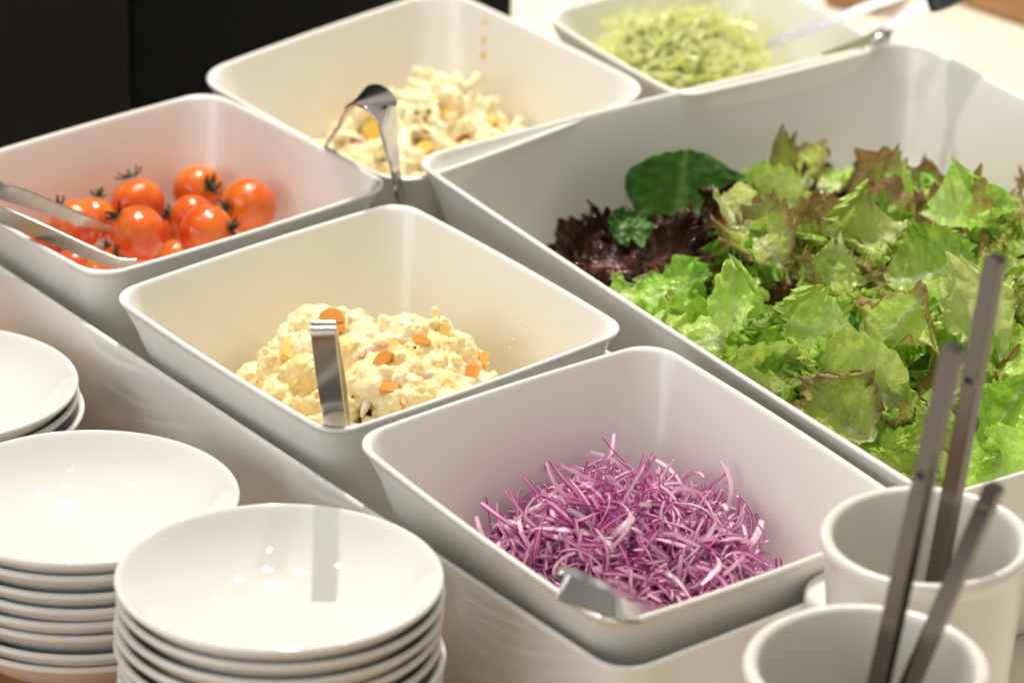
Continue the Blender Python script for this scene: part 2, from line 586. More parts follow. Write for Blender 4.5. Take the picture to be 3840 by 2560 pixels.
# tongs over the tomatoes: two flat blades coming in from the left
vz = (0.05, -0.25, 0.95)
path = [at(412, 862, -0.075), at(330, 822, -0.055), at(150, 700, 0.02), at(0, 462, 0.17), at(-220, 330, 0.22), at(-300, 345, 0.22), at(-260, 405, 0.22), at(0, 507, 0.13), at(200, 805, 0.00), at(420, 972, -0.045), at(478, 988, -0.05), at(516, 982, -0.045)]
P1 = [at(415, 862, -0.07), at(330, 832, -0.05), at(210, 762, -0.02), at(100, 690, 0.015), at(0, 735 - 20, 0.05)]
path = [at(413, 860, -0.07), at(372, 848, -0.06), at(300, 822, -0.03), at(180, 776, 0.01), at(60, 733, 0.05), at(-80, 690, 0.09), at(-300, 640, 0.14), at(-360, 660, 0.145), at(-300, 700, 0.14),
        at(-80, 775, 0.09), at(60, 828, 0.05), at(200, 888, 0.02), at(330, 945, -0.01), at(425, 980, -0.03), at(470, 984, -0.032), at(512, 980, -0.028)]
o = frame_strip(path, vz, [0.012, 0.026, 0.042, 0.052, 0.06, 0.06, 0.06, 0.06, 0.06, 0.06, 0.06, 0.058, 0.05, 0.038, 0.026, 0.018], 0.008, 'serving_tongs', M_DULL2)
tag(o, 'steel tongs with two flat blades resting on the cherry tomatoes', 'tongs')

# tongs in the purple cabbage: a folded strip lying over the front corner
wd = (0.10, -0.62, -0.55)
path = [at(2440, 2290, -0.24), at(2270, 2222, 0.02), at(2160, 2180, 0.09), at(2116, 2176, 0.112), at(2112, 2196, 0.112), at(2150, 2218, 0.105), at(2240, 2250, 0.082), at(2325, 2285, 0.045), at(2400, 2300, -0.03), at(2500, 2300, -0.18)]
o = frame_strip(path, wd, [0.04, 0.05, 0.062, 0.066, 0.066, 0.066, 0.066, 0.06, 0.05, 0.045], 0.010, 'serving_tongs', M_STEEL)
tag(o, 'folded steel tongs lying over the corner of the purple cabbage bowl', 'tongs')

# scissor tongs in the pale shredded cabbage
tg = empty('scissor_tongs', W(at(3300, 140, 0.03)))
tag(tg, 'steel scissor tongs with black handles lying across the pale shredded cabbage bowl', 'tongs')
def arm(pth, ws, wdr=(0, 0.3, 0.9)):
    return frame_strip(pth, wdr, ws, 0.014, 'arm', M_DULL2, tg)
arm([at(2880, 170, -0.06), at(2960, 140, -0.02), at(3160, 62, 0.08), at(3340, -5, 0.16), at(3480, -50, 0.22)], [0.02, 0.03, 0.032, 0.035, 0.035])
arm([at(3090, 210, -0.10), at(3200, 175, -0.03), at(3300, 128, 0.04), at(3420, 52, 0.12), at(3580, -30, 0.21)], [0.02, 0.03, 0.035, 0.045, 0.045])
frame_strip([at(3482, 12, 0.16), at(3530, -6, 0.18), at(3640, -60, 0.25)], (0, 0.3, 0.9), [0.06, 0.075, 0.08], 0.04, 'handle', M_PLASTIC, tg)
rv = lathe('rivet', smooth_prof([(0, -0.02), (0.03, -0.02), (0.034, 0.0), (0.028, 0.014), (0, 0.018)]), M_STEEL2, 24)
rv.location = W(at(3302, 138, 0.05)); rv.parent = tg
settle(tg)

def bar_handle(top, bot, width, thick, hole_at, name, label, roll=45, hole=True):
    """steel bar with a rounded top end and a hanging hole, from bot to top"""
    top = np.array(top); bot = np.array(bot)
    L = np.linalg.norm(top - bot); ax = (top - bot) / L
    sd = np.cross(ax, -CW); sd /= np.linalg.norm(sd)
    nn = np.cross(sd, ax)
    ca, sa = math.cos(math.radians(roll)), math.sin(math.radians(roll))
    sd, nn = sd * ca + nn * sa, -sd * sa + nn * ca
    h = width / 2
    K = 16
    def sq(k):
        a = 2 * math.pi * (k + 0.5) / K
        c, s = math.cos(a), math.sin(a)
        m = max(abs(c), abs(s))
        return c / m, s / m
    hc = L - hole_at
    bm = bmesh.new()
    def vert(x, y, z): return bm.verts.new(W(bot + sd * x + ax * y + nn * z))
    q = thick / 2
    ys = [0, hc * .5, hc - h]
    ends = [L - h * .7, L - h * 0.3, L - h * 0.08, L]
    ew = [1, 0.93, 0.75, 0.5]
    layers = []
    for z in (-q, q):
        lo = [[vert(-h, y, z), vert(h, y, z)] for y in ys]
        sqv = [vert(h * sq(k)[0], hc + h * sq(k)[1], z) for k in range(K)]
        ci = [vert(h * .52 * math.cos(2 * math.pi * (k + .5) / K), hc + h * .52 * math.sin(2 * math.pi * (k + .5) / K), z) for k in range(K)]
        up = [[vert(-h, hc + h, z), vert(h, hc + h, z)]] + [[vert(-h * w_, y, z), vert(h * w_, y, z)] for y, w_ in zip(ends, ew)]
        layers.append((lo, sqv, ci, up))
        for a, b in list(zip(lo[:-1], lo[1:])) + list(zip(up[:-1], up[1:])):
            bm.faces.new((a[0], a[1], b[1], b[0]))
        for k in range(K):
            j = (k + 1) % K
            bm.faces.new((sqv[k], sqv[j], ci[j], ci[k]))
    A, B = layers
    for k in range(K):
        j = (k + 1) % K
        bm.faces.new((A[2][k], A[2][j], B[2][j], B[2][k]))
    bmesh.ops.remove_doubles(bm, verts=bm.verts[:], dist=1e-6)
    for i in (0, 3):
        for a, b in zip(range(len(A[i]) - 1), range(1, len(A[i]))):
            for s_ in (0, 1):
                try: bm.faces.new((A[i][a][s_], A[i][b][s_], B[i][b][s_], B[i][a][s_]))
                except Exception: pass
    # sides along the hole block, bottom and top caps
    for s_ in (0, 1):
        try: bm.faces.new((A[0][-1][s_], A[3][0][s_], B[3][0][s_], B[0][-1][s_]))
        except Exception: pass
    try:
        bm.faces.new((A[0][0][0], A[0][0][1], B[0][0][1], B[0][0][0]))
        bm.faces.new((A[3][-1][0], A[3][-1][1], B[3][-1][1], B[3][-1][0]))
    except Exception: pass
    bmesh.ops.recalc_face_normals(bm, faces=bm.faces[:])
    me = bpy.data.meshes.new(name); bm.to_mesh(me); bm.free()
    me.materials.append(M_DULL)
    o = place(name, me)
    md = o.modifiers.new('bev', 'BEVEL'); md.width = 0.0007; md.segments = 2; md.limit_method = 'ANGLE'
    return tag(o, label, 'utensil')

def stick(px_top, px_low, w_, th, hole_px, label, cupc, roll, zend=-0.42, lean=0.0):
    """handle whose lower end stands inside a cup; its far end lies on the ray of px_top"""
    best = None
    for i in range(200):
        k = i * .01
        q = a2(px_low[0] + k * (px_low[0] - px_top[0]), px_low[1] + k * (px_low[1] - px_top[1]), zend)
        d = math.hypot(q[0] - cupc[0], q[1] - cupc[1])
        if best is None or d < best[0]: best = (d, q)
    low = best[1]
    # the top: where the ray comes nearest to the plane through the lower end facing the camera, leaned a little back
    zt, bd = 0, 9
    for i in range(200):
        z = i * .01
        q = a2(*px_top, z)
        d = abs((q[1] - low[1]) - lean)
        if d < bd: bd, zt = d, z
    top = a2(*px_top, zt)
    L = np.linalg.norm(top - low)
    hp = None
    lo_, hi_ = 0.0, L
    for i in range(300):
        f_ = i / 300
        p_ = top + (low - top) * f_
        v = p_ - CAM
        py = (1280 - FPX * (v @ CU) / (v @ CW)) * 2352 / 3840
        if py >= hole_px[1]: break
    return bar_handle(top, low, w_, th, f_ * L, 'serving_utensil', label, roll)
stick((2287, 588), (2172, 1215), 0.043, 0.036, (2240, 868), 'tall steel utensil handle with a hanging hole, standing in the cup beside the lettuce bowl', cB, 35)
stick((2191, 793), (2045, 1450), 0.043, 0.036, (2130, 1085), 'steel utensil handle with a hanging hole, the taller one in the cup holding two', cF, 35)
stick((2287, 1112), (2120, 1500), 0.040, 0.032, (2262, 1165), 'short slanting steel utensil handle, the lower one in the cup holding two', cF, 30)

# ------------------------------------------------------------------ wooden things at the back
o = box('wooden_box', 0, 2.6, 0, 1.6, -0.599, -0.20, M_BOX, bev=0.004, yaw=-44)
o.location = W(at(3500, -14, -0.6)) - Vector((0, 0, 0)); o.location.z = 0
tag(o, 'orange-brown wooden box on the cream counter beyond the lettuce bowl', 'box')
o = box('wooden_block', 0, 0.20, 0, 0.5, -0.599, -0.3, M_BOX, bev=0.003, yaw=-20)
o.location = W(at(3085, 22, -0.6)); o.location.z = 0
tag(o, 'dark brown wooden block behind the pale shredded cabbage bowl', 'block')

# ------------------------------------------------------------------ tomatoes
t = NT('tomato_skin')
oi = t.n('ShaderNodeObjectInfo')
gen = t.coord('Object')
sx = t.n('ShaderNodeSeparateXYZ'); t.l(gen, sx.inputs[0])
f1 = t.noise(1.6, 3)
hgt = t.math('ADD', t.math('MULTIPLY', sx.outputs['Z'], 0.28), t.math('MULTIPLY', f1, 0.95))
orange = t.ramp(hgt, [(0.15, (0.72, 0.100, 0.010)), (0.5, (0.78, 0.175, 0.012)), (0.85, (0.82, 0.27, 0.018))])
red = t.ramp(hgt, [(0.15, (0.64, 0.055, 0.008)), (0.5, (0.72, 0.100, 0.010)), (0.85, (0.78, 0.17, 0.012))])
t.set(Base_Color=t.mix(oi.outputs['Random'], orange, red), Roughness=0.16, Coat_Weight=0.4, Coat_Roughness=0.06)
t.bump(t.noise(2.2, 3), 0.04, 0.05)
M_TOM = t.m
t = NT('tomato_calyx'); f = t.noise(5, 4)
t.set(Base_Color=t.ramp(f, [(0.3, (0.006, 0.011, 0.005)), (0.7, (0.020, 0.042, 0.012))]), Roughness=0.45)
M_CAL = t.m

def tomato_mesh(seed):
    rg = random.Random(seed)
    bm = bmesh.new()
    bmesh.ops.create_uvsphere(bm, u_segments=40, v_segments=26, radius=1.0)
    el = rg.uniform(0.94, 1.03)
    off = Vector((rg.uniform(0, 9), rg.uniform(0, 9), 3))
    for v in bm.verts:
        c = v.co.copy()
        d = 1 + 0.03 * noise.noise(c * 0.9 + off)
        dim = math.exp(-((1 - c.z) / 0.045)) * 0.10
        lob = 0.012 * math.cos(5 * math.atan2(c.y, c.x)) * max(0, c.z) ** 3
        v.co = Vector((c.x * d, c.y * d, c.z * d * el - dim + lob))
    me = bpy.data.meshes.new('tomato')
    bm.to_mesh(me); bm.free()
    me.polygons.foreach_set('use_smooth', [True] * len(me.polygons))
    me.materials.append(M_TOM)
    return me
def calyx_mesh(seed):
    rg = random.Random(seed)
    V, F = [], []
    def strip(fn, w0, n, th=0.014):
        b = len(V)
        for i in range(n + 1):
            q = i / n
            p, sd, w_ = fn(q), None, w0 * (1 - q) ** 0.7 * (0.6 + 1.2 * q * (1 - q)) + 0.006
            p2 = fn(min(1, q + .02)); p1 = fn(max(0, q - .02))
            tgv = (p2 - p1).normalized()
            sd = tgv.cross(Vector((0, 0, 1)))
            if sd.length < 1e-3: sd = Vector((1, 0, 0))
            sd.normalize()
            up = sd.cross(tgv)
            V.extend([tuple(p - sd * w_), tuple(p + up * th), tuple(p + sd * w_), tuple(p - up * th)])
        for i in range(n):
            for j in range(4):
                k = (j + 1) % 4
                F.append((b + 4 * i + j, b + 4 * i + k, b + 4 * i + 4 + k, b + 4 * i + 4 + j))
    for k in range(5):
        a0 = k * 1.2566 + rg.uniform(-.25, .25)
        ln = rg.uniform(0.30, 0.46); cu = rg.uniform(0.35, 1.2)
        def fn(q, a0=a0, ln=ln, cu=cu):
            a = a0 + 0.7 * q * q * rg_c
            r = 0.03 + ln * q * (1 - 0.35 * q * cu)
            return Vector((r * math.cos(a), r * math.sin(a), 0.93 - 0.10 * r + cu * 0.30 * q * q))
        rg_c = rg.uniform(-1, 1)
        strip(fn, 0.11, 8, 0.03)
    an = rg.uniform(0, 6.28); ln = rg.uniform(0.28, 0.46)
    def st(q):
        return Vector((0.14 * q * q * math.cos(an), 0.14 * q * q * math.sin(an), 0.90 + ln * q))
    b = len(V)
    for i in range(6):
        q = i / 5; p = st(q); r = 0.065 * (1 - 0.35 * q)
        for k in range(6):
            V.append((p.x + r * math.cos(k * 1.0472), p.y + r * math.sin(k * 1.0472), p.z))
    for i in range(5):
        for k in range(6):
            F.append((b + i * 6 + k, b + i * 6 + (k + 1) % 6, b + i * 6 + 6 + (k + 1) % 6, b + i * 6 + 6 + k))
    F.append(tuple(b + 30 + k for k in range(6)))
    me = bpy.data.meshes.new('calyx')
    me.from_pydata(V, [], F)
    me.polygons.foreach_set('use_smooth', [True] * len(F))
    me.materials.append(M_CAL)
    return me
TM = [tomato_mesh(i) for i in range(4)]
CM = [calyx_mesh(10 + i) for i in range(4)]
# x, y, z, radius, direction of the stem in the picture plane (right, up, towards camera), what it lies beside
TOM = [(-1.078, 0.923, -0.131, 0.082, (-.72, .62, .25), 'orange cherry tomato with a notch by its stem, highest of the heap'),
       (-1.115, 1.316, -0.214, 0.080, (-.25, .95, .1), 'orange-red cherry tomato with upright stem, behind the highest tomato'),
       (-0.945, 1.444, -0.227, 0.075, (.55, .15, .80), 'orange cherry tomato whose dark stem faces forward, against the bowl back'),
       (-0.782, 1.241, -0.183, 0.083, (-.75, -.15, .62), 'red-orange cherry tomato at the right end of the heap beside bare bowl floor'),
       (-0.886, 0.965, -0.143, 0.080, (.92, .12, .35), 'orange cherry tomato with its dark stem turned to the red-orange end tomato'),
       (-0.948, 1.265, -0.234, 0.066, (-.3, .2, -.9), 'small red-orange cherry tomato wedged between four others'),
       (-1.271, 1.051, -0.167, 0.075, (-.62, .78, .1), 'cherry tomato with a long curled stem, under the upper tong blade'),
       (-1.237, 1.237, -0.231, 0.068, (.15, .98, .05), 'yellow-orange cherry tomato with looped stem at the back of the heap'),
       (-1.441, 0.991, -0.194, 0.073, (-.5, .3, -.8), 'yellow-orange cherry tomato in the bowl corner below the tongs'),
       (-1.337, 1.139, -0.277, 0.076, (-.5, -.3, -.8), 'deep red cherry tomato half hidden behind the tong blades'),
       (-1.259, 0.863, -0.222, 0.064, (.3, .2, -.9), 'red cherry tomato below the lower tong blade near the rim'),
       (-1.173, 0.774, -0.180, 0.064, (.62, .72, .1), 'red-orange cherry tomato touching the front rim under the tong tip'),
       (-0.984, 1.063, -0.284, 0.063, (-.6, .5, .3), 'small orange cherry tomato low in the gap at the front'),
       (-1.021, 1.344, -0.317, 0.065, (-.05, .80, .6), 'low red cherry tomato with a bright green stem'),
       (-1.154, 1.055, -0.285, 0.059, (-.4, .8, .3), 'small shaded cherry tomato under the highest one')]
LOWT = [(-1.08, 1.16, -0.385, 0.064), (-0.93, 1.14, -0.38, 0.066), (-1.21, 1.10, -0.385, 0.062), (-0.86, 1.30, -0.36, 0.066), (-1.30, 0.98, -0.35, 0.06), (-1.04, 0.90, -0.36, 0.062), (-1.17, 0.93, -0.37, 0.062)]
rnd = random.Random(3)
for i, T in enumerate(TOM):
    x, y, z, r, sd, lab = T
    o = place('cherry_tomato', TM[i % 4])
    d = Vector(sd[0] * CR + sd[1] * CU - sd[2] * CW).normalized()
    o.location = W((x, y, z))
    o.rotation_mode = 'QUATERNION'
    from mathutils import Quaternion
    o.rotation_quaternion = d.to_track_quat('Z', 'Y') @ Quaternion((0, 0, 1), rnd.uniform(0, 6))
    o.scale = (r * S,) * 3
    tag(o, lab, 'tomato', 'cherry tomatoes in the bowl')
    if i in (5, 8, 9, 10):
        continue
    cx_ = place('calyx', CM[i % 4], o); cx_.scale = (1.45, 1.45, 1.08)
for i, (x, y, z, r) in enumerate(LOWT):
    o = place('cherry_tomato', TM[i % 4])
    o.location = W((x, y, z)); o.scale = (r * S,) * 3
    o.rotation_euler = (rnd.uniform(0, 6), rnd.uniform(0, 6), 0)
    tag(o, 'cherry tomato in the shaded bottom layer of the heap', 'tomato', 'cherry tomatoes in the bowl')

# ------------------------------------------------------------------ creamy salads (lumps fused into one mass)
def fuse(name, lumps, voxel, mat, parent, disp, seed=0):
    """lumps: (x, y, z, rx, ry, rz, random-rotation) in bowl units -> one continuous crumbly mesh"""
    rg = random.Random(seed)
    base = bmesh.new()
    bmesh.ops.create_icosphere(base, subdivisions=2, radius=1.0)
    bv = np.array([v.co[:] for v in base.verts]); bf = [[v.index for v in f.verts] for f in base.faces]
    base.free()
    V, F = [], []
    for li, (x, y, z, rx, ry, rz) in enumerate(lumps):
        R = np.eye(3) if li == 0 else np.array(Matrix.Rotation(rg.uniform(0, 6.28), 3, Vector((rg.uniform(-1, 1), rg.uniform(-1, 1), rg.uniform(-1, 1) + .01)).normalized()))
        q = (bv * np.array([rx, ry, rz])) @ R.T + np.array([x, y, z])
        b = len(V)
        V.extend(q.tolist()); F.extend([[i + b for i in f] for f in bf])
    tmp = mesh(name, V, F, mat, smooth=False)
    m = tmp.modifiers.new('r', 'REMESH'); m.mode = 'VOXEL'; m.voxel_size = voxel
    for sc, st in disp:
        tx = bpy.data.textures.new('c', 'CLOUDS'); tx.noise_scale = sc; tx.noise_depth = 3
        d = tmp.modifiers.new('d', 'DISPLACE'); d.texture = tx; d.strength = st; d.texture_coords = 'LOCAL'; d.mid_level = 0.5
    dg = bpy.context.evaluated_depsgraph_get()
    me = bpy.data.meshes.new_from_object(tmp.evaluated_get(dg))
    bpy.data.objects.remove(tmp)
    me.polygons.foreach_set('use_smooth', [True] * len(me.polygons))
    me.name = name
    o = place(name, me, parent)
    return o

def creamy(name, c0, c1, c2, scale, rough=0.42):
    t = NT(name)
    f = t.noise(scale, 6, 0.6); g = t.noise(scale * 4.5, 4, 0.6)
    c = t.ramp(f, [(0.34, c2), (0.47, c1), (0.60, c0)])
    c = t.mix(t.math('MULTIPLY', g, 0.5), c, c0)
    t.set(Base_Color=c, Roughness=rough, Subsurface_Weight=0.12, Subsurface_Scale=0.003, Subsurface_Radius=(1.0, 0.7, 0.3))
    t.b.inputs['Specular IOR Level'].default_value = 0.45
    t.bump(t.noise(scale * 14, 5, 0.65), 0.35, 0.0009)
    return t.m
M_MASH = creamy('mashed_potato', (0.95, 0.83, 0.53), (0.94, 0.75, 0.36), (0.90, 0.61, 0.17), 30)
def plain(name, a, b, scale, rough=0.35, sss=0.2):
    t = NT(name)
    f = t.noise(scale, 5, 0.6)
    t.set(Base_Color=t.ramp(f, [(0.3, a), (0.7, b)]), Roughness=rough, Subsurface_Weight=sss, Subsurface_Scale=0.003, Subsurface_Radius=(1.0, 0.5, 0.25))
    t.bump(t.noise(scale * 6, 4), 0.2, 0.0006)
    return t.m
M_CARROT = plain('carrot', (0.84, 0.31, 0.045), (0.90, 0.44, 0.10), 90)
M_HAM = plain('ham', (0.66, 0.36, 0.27), (0.76, 0.50, 0.39), 120)
M_POTATO = plain('potato_chunk', (0.78, 0.56, 0.13), (0.84, 0.68, 0.27), 60)
M_ONION = plain('onion', (0.80, 0.74, 0.55), (0.86, 0.82, 0.66), 70, 0.25, 0.4)
M_PEPPER = plain('black_pepper', (0.012, 0.010, 0.007), (0.05, 0.04, 0.025), 400, 0.6, 0)

def mash_h(x, y):
    """height of the potato heap"""
    cx, cy = -0.36, 0.20
    dx, dy = x - cx, y - cy
    rr = math.sqrt((dx / 0.52) ** 2 + (dy / 0.37) ** 2)
    h = 0.285 * max(0, 1 - rr ** 2.2)
    for (px, py, s, a) in ((-0.58, 0.30, 0.11, 0.085), (-0.49, 0.36, 0.08, 0.07), (-0.25, 0.36, 0.10, 0.10), (-0.36, 0.12, 0.14, 0.05), (-0.13, 0.26, 0.07, 0.03), (-0.34, 0.40, 0.06, -0.03), (-0.55, 0.12, 0.10, -0.03), (-0.25,0.05,0.1,0.03)):
        h += a * math.exp(-((x - px) ** 2 + (y - py) ** 2) / (2 * s * s)) * (1 if rr < 1.1 else 0)
    return FLOOR + h if rr < 1.12 else FLOOR - 1

pot = empty('potato_salad', W((-0.36, 0.2, FLOOR)))
tag(pot, 'crumbly heap of creamy potato salad with carrot, ham and onion pieces', 'potato salad')
rg = random.Random(11)
lumps = [(-0.36, 0.20, FLOOR + 0.01, 0.42, 0.29, 0.16)]
cnt = 0
while cnt < 250:
    x, y = rg.uniform(-0.90, 0.20), rg.uniform(-0.20, 0.60)
    h = mash_h(x, y)
    if h < FLOOR - .5 or inner('potato', x, y, min(-0.05, h)) < 0.06:
        continue
    cnt += 1
    # a clump and the crumbs sticking to it
    R_ = rg.uniform(0.030, 0.078)
    z = max(h - R_ * rg.uniform(0.35, 1.0), FLOOR + R_ * .5)
    lumps.append((x, y, z, R_ * rg.uniform(.8, 1.2), R_ * rg.uniform(.7, 1.0), R_ * rg.uniform(.7, 1.0)))
    for _ in range(6):
        d = Vector((rg.gauss(0, 1), rg.gauss(0, 1), rg.gauss(.4, 1))).normalized()
        r = rg.uniform(0.006, 0.020)
        k = R_ * rg.uniform(.75, 1.05)
        if z + d.z * k < FLOOR: continue
        lumps.append((x + d.x * k, y + d.y * k, z + d.z * k, r * rg.uniform(.7, 1.4), r * rg.uniform(.6, 1.1), r * rg.uniform(.6, 1.1)))
# loose crumbs and the little peak
for (px_, py_, z_) in ((1000, 718, -0.06), (1004, 730, -0.07), (996, 742, -0.08)):
    q = a2(px_, py_, z_); lumps.append((q[0], q[1], q[2], .012, .012, .02))
fuse('mash', lumps, 0.00085, M_MASH, pot, [(0.0055, 0.0030), (0.0016, 0.0015)], 5)
settle(pot)

def slab(name, outline, th, mat, parent, pos, nrm_, spin, dome=0.0, seed=0, scale=1.0):
    """a cut vegetable piece: a rounded outline with thickness"""
    rg = random.Random(seed)
    n = len(outline)
    V = []
    for lay, (k, z) in enumerate(((0.95, -th / 2), (1.0, -th * .38), (1.0, th * .38), (0.95, th / 2), (0.5, th / 2 + dome))):
        for (x, y) in outline:
            V.append((x * k * scale + rg.uniform(-1, 1) * .0015, y * k * scale + rg.uniform(-1, 1) * .0015, z))
    F = [tuple(range(n))[::-1], tuple(range(4 * n, 5 * n))]
    for l in range(4):
        for i in range(n):
            j = (i + 1) % n
            F.append((l * n + i, l * n + j, l * n + n + j, l * n + n + i))
    V = [(x * S, y * S, z * S) for x, y, z in V]
    o = mesh(name, V, F, mat, None, units=False)
    o.location = W(pos)
    q = Vector(nrm_).normalized().to_track_quat('Z', 'Y')
    from mathutils import Quaternion
    o.rotation_mode = 'QUATERNION'
    o.rotation_quaternion = q @ Quaternion((0, 0, 1), spin)
    md = o.modifiers.new('e', 'EDGE_SPLIT'); md.split_angle = math.radians(38)
    o.parent = parent
    return o
def disc(n=18, a=1, b=1, cut=None):
    return [(a * math.cos(2 * math.pi * i / n), b * (math.sin(2 * math.pi * i / n) if cut is None else max(cut, math.sin(2 * math.pi * i / n)))) for i in range(n)]
def on_mash(px_, py_, fn=mash_h, lift=0.0):
    """point of the heap surface seen at picture pixel (2352 scale)"""
    z = 0.0
    while z > -0.45:
        q = a2(px_, py_, z)
        if fn(q[0], q[1]) + lift >= z:
            return q
        z -= 0.004
    return a2(px_, py_, -0.3)
FACE = -CW * 0.8 + np.array([0, 0, .45])
def toward(rg, spread=0.35):
    return FACE + np.array([rg.uniform(-1, 1), rg.uniform(-1, 1), rg.uniform(-.6, .8)]) * spread
CAR = [(762, 738, .034, 1.0, .2), (880, 845, .050, .55, 1.3), (905, 908, .048, .75, -.6), (968, 792, .030, .7, .1), (1080, 872, .040, .8, 1.2), (1112, 838, .026, .7, .6), (772, 768, .024, 0.7, .4), (930, 930, .022, .6, 1.0)]
rg = random.Random(4)
for i, (x, y, s, asp, sp) in enumerate(CAR):
    slab('carrot_piece', [(x_ * (1 + .12 * math.sin(3 * x_ + i)), y_ * (1 + .15 * math.cos(4 * y_ + 2 * i))) for x_, y_ in disc(18, 1, asp, -0.30)], 0.040, M_CARROT, pot, on_mash(x, y) + FACE * 0.013, toward(rg, .5), sp, 0.0, i, s)
def ragged(n, asp, k, amt=.22):
    rq = random.Random(k)
    return [(x_ * (1 + rq.uniform(-amt, amt)), y_ * (1 + rq.uniform(-amt, amt))) for x_, y_ in disc(n, 1, asp)]
for i, (x, y, s, sp) in enumerate([(855, 818, .056, .4), (790, 938, .050, 1.5), (978, 868, .034, .2), (940, 770, .036, 0.5)]):
    slab('ham_piece', ragged(13, .45, i), 0.010, M_HAM, pot, on_mash(x, y) + FACE * 0.004, toward(rg, .5), sp, 0.002, 20 + i, s)
for i, (x, y, s, sp) in enumerate([(675, 800, .052, .5), (780, 822, .040, .2), (1000, 765, .040, .4), (905, 800, .032, .1)]):
    slab('potato_chunk', ragged(9, .8, 9 + i, .12), 0.055, M_POTATO, pot, on_mash(x, y) - FACE * 0.020, toward(rg, .5), sp, 0.0, 40 + i, s)
for i, (x, y, s, sp, asp) in enumerate([(668, 727, .052, .15, .38), (842, 925, .040, 1.2, .25), (905, 890, .03, .9, .2), (1010, 905, .032, 1.0, .2)]):
    slab('onion_slice', disc(16, 1, asp), 0.014, M_ONION, pot, on_mash(x, y + 6) + FACE * 0.008, toward(rg, .2), sp, 0.01, 60 + i, s)
# pepper flecks: far too small to pick apart
V, F = [], []
for i in range(70):
    q = on_mash(rg.uniform(590, 1130), rg.uniform(725, 960)) + FACE * 0.010
    if mash_h(q[0], q[1]) < FLOOR: continue
    s = rg.uniform(.0022, .0052); b = len(V)
    for d in ((1, 0, 0), (-1, 0, 0), (0, 1, 0), (0, -1, 0), (0, 0, 1), (0, 0, -1)):
        V.append(q + np.array(d) * s * np.array([rg.uniform(.6, 1.4) for _ in range(3)]))
    F += [(b, b + 2, b + 4), (b + 2, b + 1, b + 4), (b + 1, b + 3, b + 4), (b + 3, b, b + 4), (b + 2, b, b + 5), (b + 1, b + 2, b + 5), (b + 3, b + 1, b + 5), (b, b + 3, b + 5)]
o = mesh('pepper_flecks', V, F, M_PEPPER, pot); o['kind'] = 'stuff'
bpy.context.view_layer.update()
for ch in pot.children:
    ch.matrix_parent_inverse = pot.matrix_world.inverted()

# macaroni salad
M_MAC = creamy('macaroni_dressing', (0.93, 0.82, 0.56), (0.92, 0.75, 0.42), (0.88, 0.61, 0.21), 34)
M_PASTA = plain('macaroni_tube', (0.84, 0.72, 0.42), (0.88, 0.80, 0.56), 40, 0.3, 0.25)
M_EGG = plain('egg_yolk', (0.82, 0.52, 0.06), (0.86, 0.64, 0.15), 60, 0.4, 0.15)
M_BACON = plain('bacon_bit', (0.22, 0.030, 0.018), (0.42, 0.09, 0.06), 150, 0.35, 0.1)
MC = at(1600, 540, -0.25)
def mac_h(x, y):
    dx, dy = x - MC[0], y - MC[1]
    rr = math.sqrt((dx / 0.54) ** 2 + (dy / 0.40) ** 2)
    h = 0.26 * max(0, 1 - rr ** 2.0)
    for (px_, py_, z_, s, a) in ((1650, 380, -.18, .08, .10), (1740, 400, -.2, .07, .06), (1430, 420, -.2, .08, .05), (1900, 470, -.28, .06, .05)):
        q = at(px_, py_, z_)
        h += a * math.exp(-((x - q[0]) ** 2 + (y - q[1]) ** 2) / (2 * s * s))
    return FLOOR + h if rr < 1.15 else FLOOR - 1
mac = empty('macaroni_salad', W((MC[0], MC[1], FLOOR)))
tag(mac, 'heap of creamy macaroni salad with egg and bacon bits', 'macaroni salad')
rg = random.Random(21)
lumps = [(MC[0], MC[1], FLOOR + 0.02, 0.42, 0.31, 0.14)]
cnt = 0
while cnt < 560:
    x, y = MC[0] + rg.uniform(-.6, .6), MC[1] + rg.uniform(-.46, .46)
    h = mac_h(x, y)
    if h < FLOOR - .5 or inner('macaroni', x, y, min(-.05, h)) < 0.04: continue
    r = 0.014 + 0.036 * rg.random() ** 2
    z = max(FLOOR + r * .6, h - r * rg.uniform(.2, 1.2))
    lumps.append((x, y, z, r * rg.uniform(.8, 1.4), r * rg.uniform(.7, 1.1), r * rg.uniform(.7, 1.1)))
    cnt += 1
fuse('dressing', lumps, 0.0012, M_MAC, mac, [(0.007, 0.003)], 9)
def pasta_mesh(seed):
    rg_ = random.Random(seed)
    V, F = [], []
    R, r0, r1, n, k = rg_.uniform(.05, .07), 0.016, 0.010, 9, 10
    ang = rg_.uniform(1.2, 2.0)
    rings = []
    for i in range(n + 1):
        a = ang * (i / n - .5)
        for rr_ in (r0, r1):
            row = []
            for j in range(k):
                b = 2 * math.pi * j / k
                row.append(len(V))
                V.append(((R + rr_ * math.cos(b)) * math.cos(a) - R, (R + rr_ * math.cos(b)) * math.sin(a), rr_ * math.sin(b)))
            rings.append(row)
    for i in range(n):
        for lay in (0, 1):
            A, B = rings[2 * i + lay], rings[2 * i + 2 + lay]
            for j in range(k):
                q = (j + 1) % k
                F.append((A[j], A[q], B[q], B[j]) if lay == 0 else (A[j], B[j], B[q], A[q]))
    for i in (0, n):
        A, B = rings[2 * i], rings[2 * i + 1]
        for j in range(k):
            q = (j + 1) % k
            F.append((A[j], B[j], B[q], A[q]) if i == 0 else (A[j], A[q], B[q], B[j]))
    me = bpy.data.meshes.new('macaroni')
    me.from_pydata([(x * S, y * S, z * S) for x, y, z in V], [], F)
    me.polygons.foreach_set('use_smooth', [True] * len(F))
    me.materials.append(M_PASTA)
    return me
PM = [pasta_mesh(i) for i in range(3)]
def surf(fn, x, y, lift): return (x, y, fn(x, y) + lift)
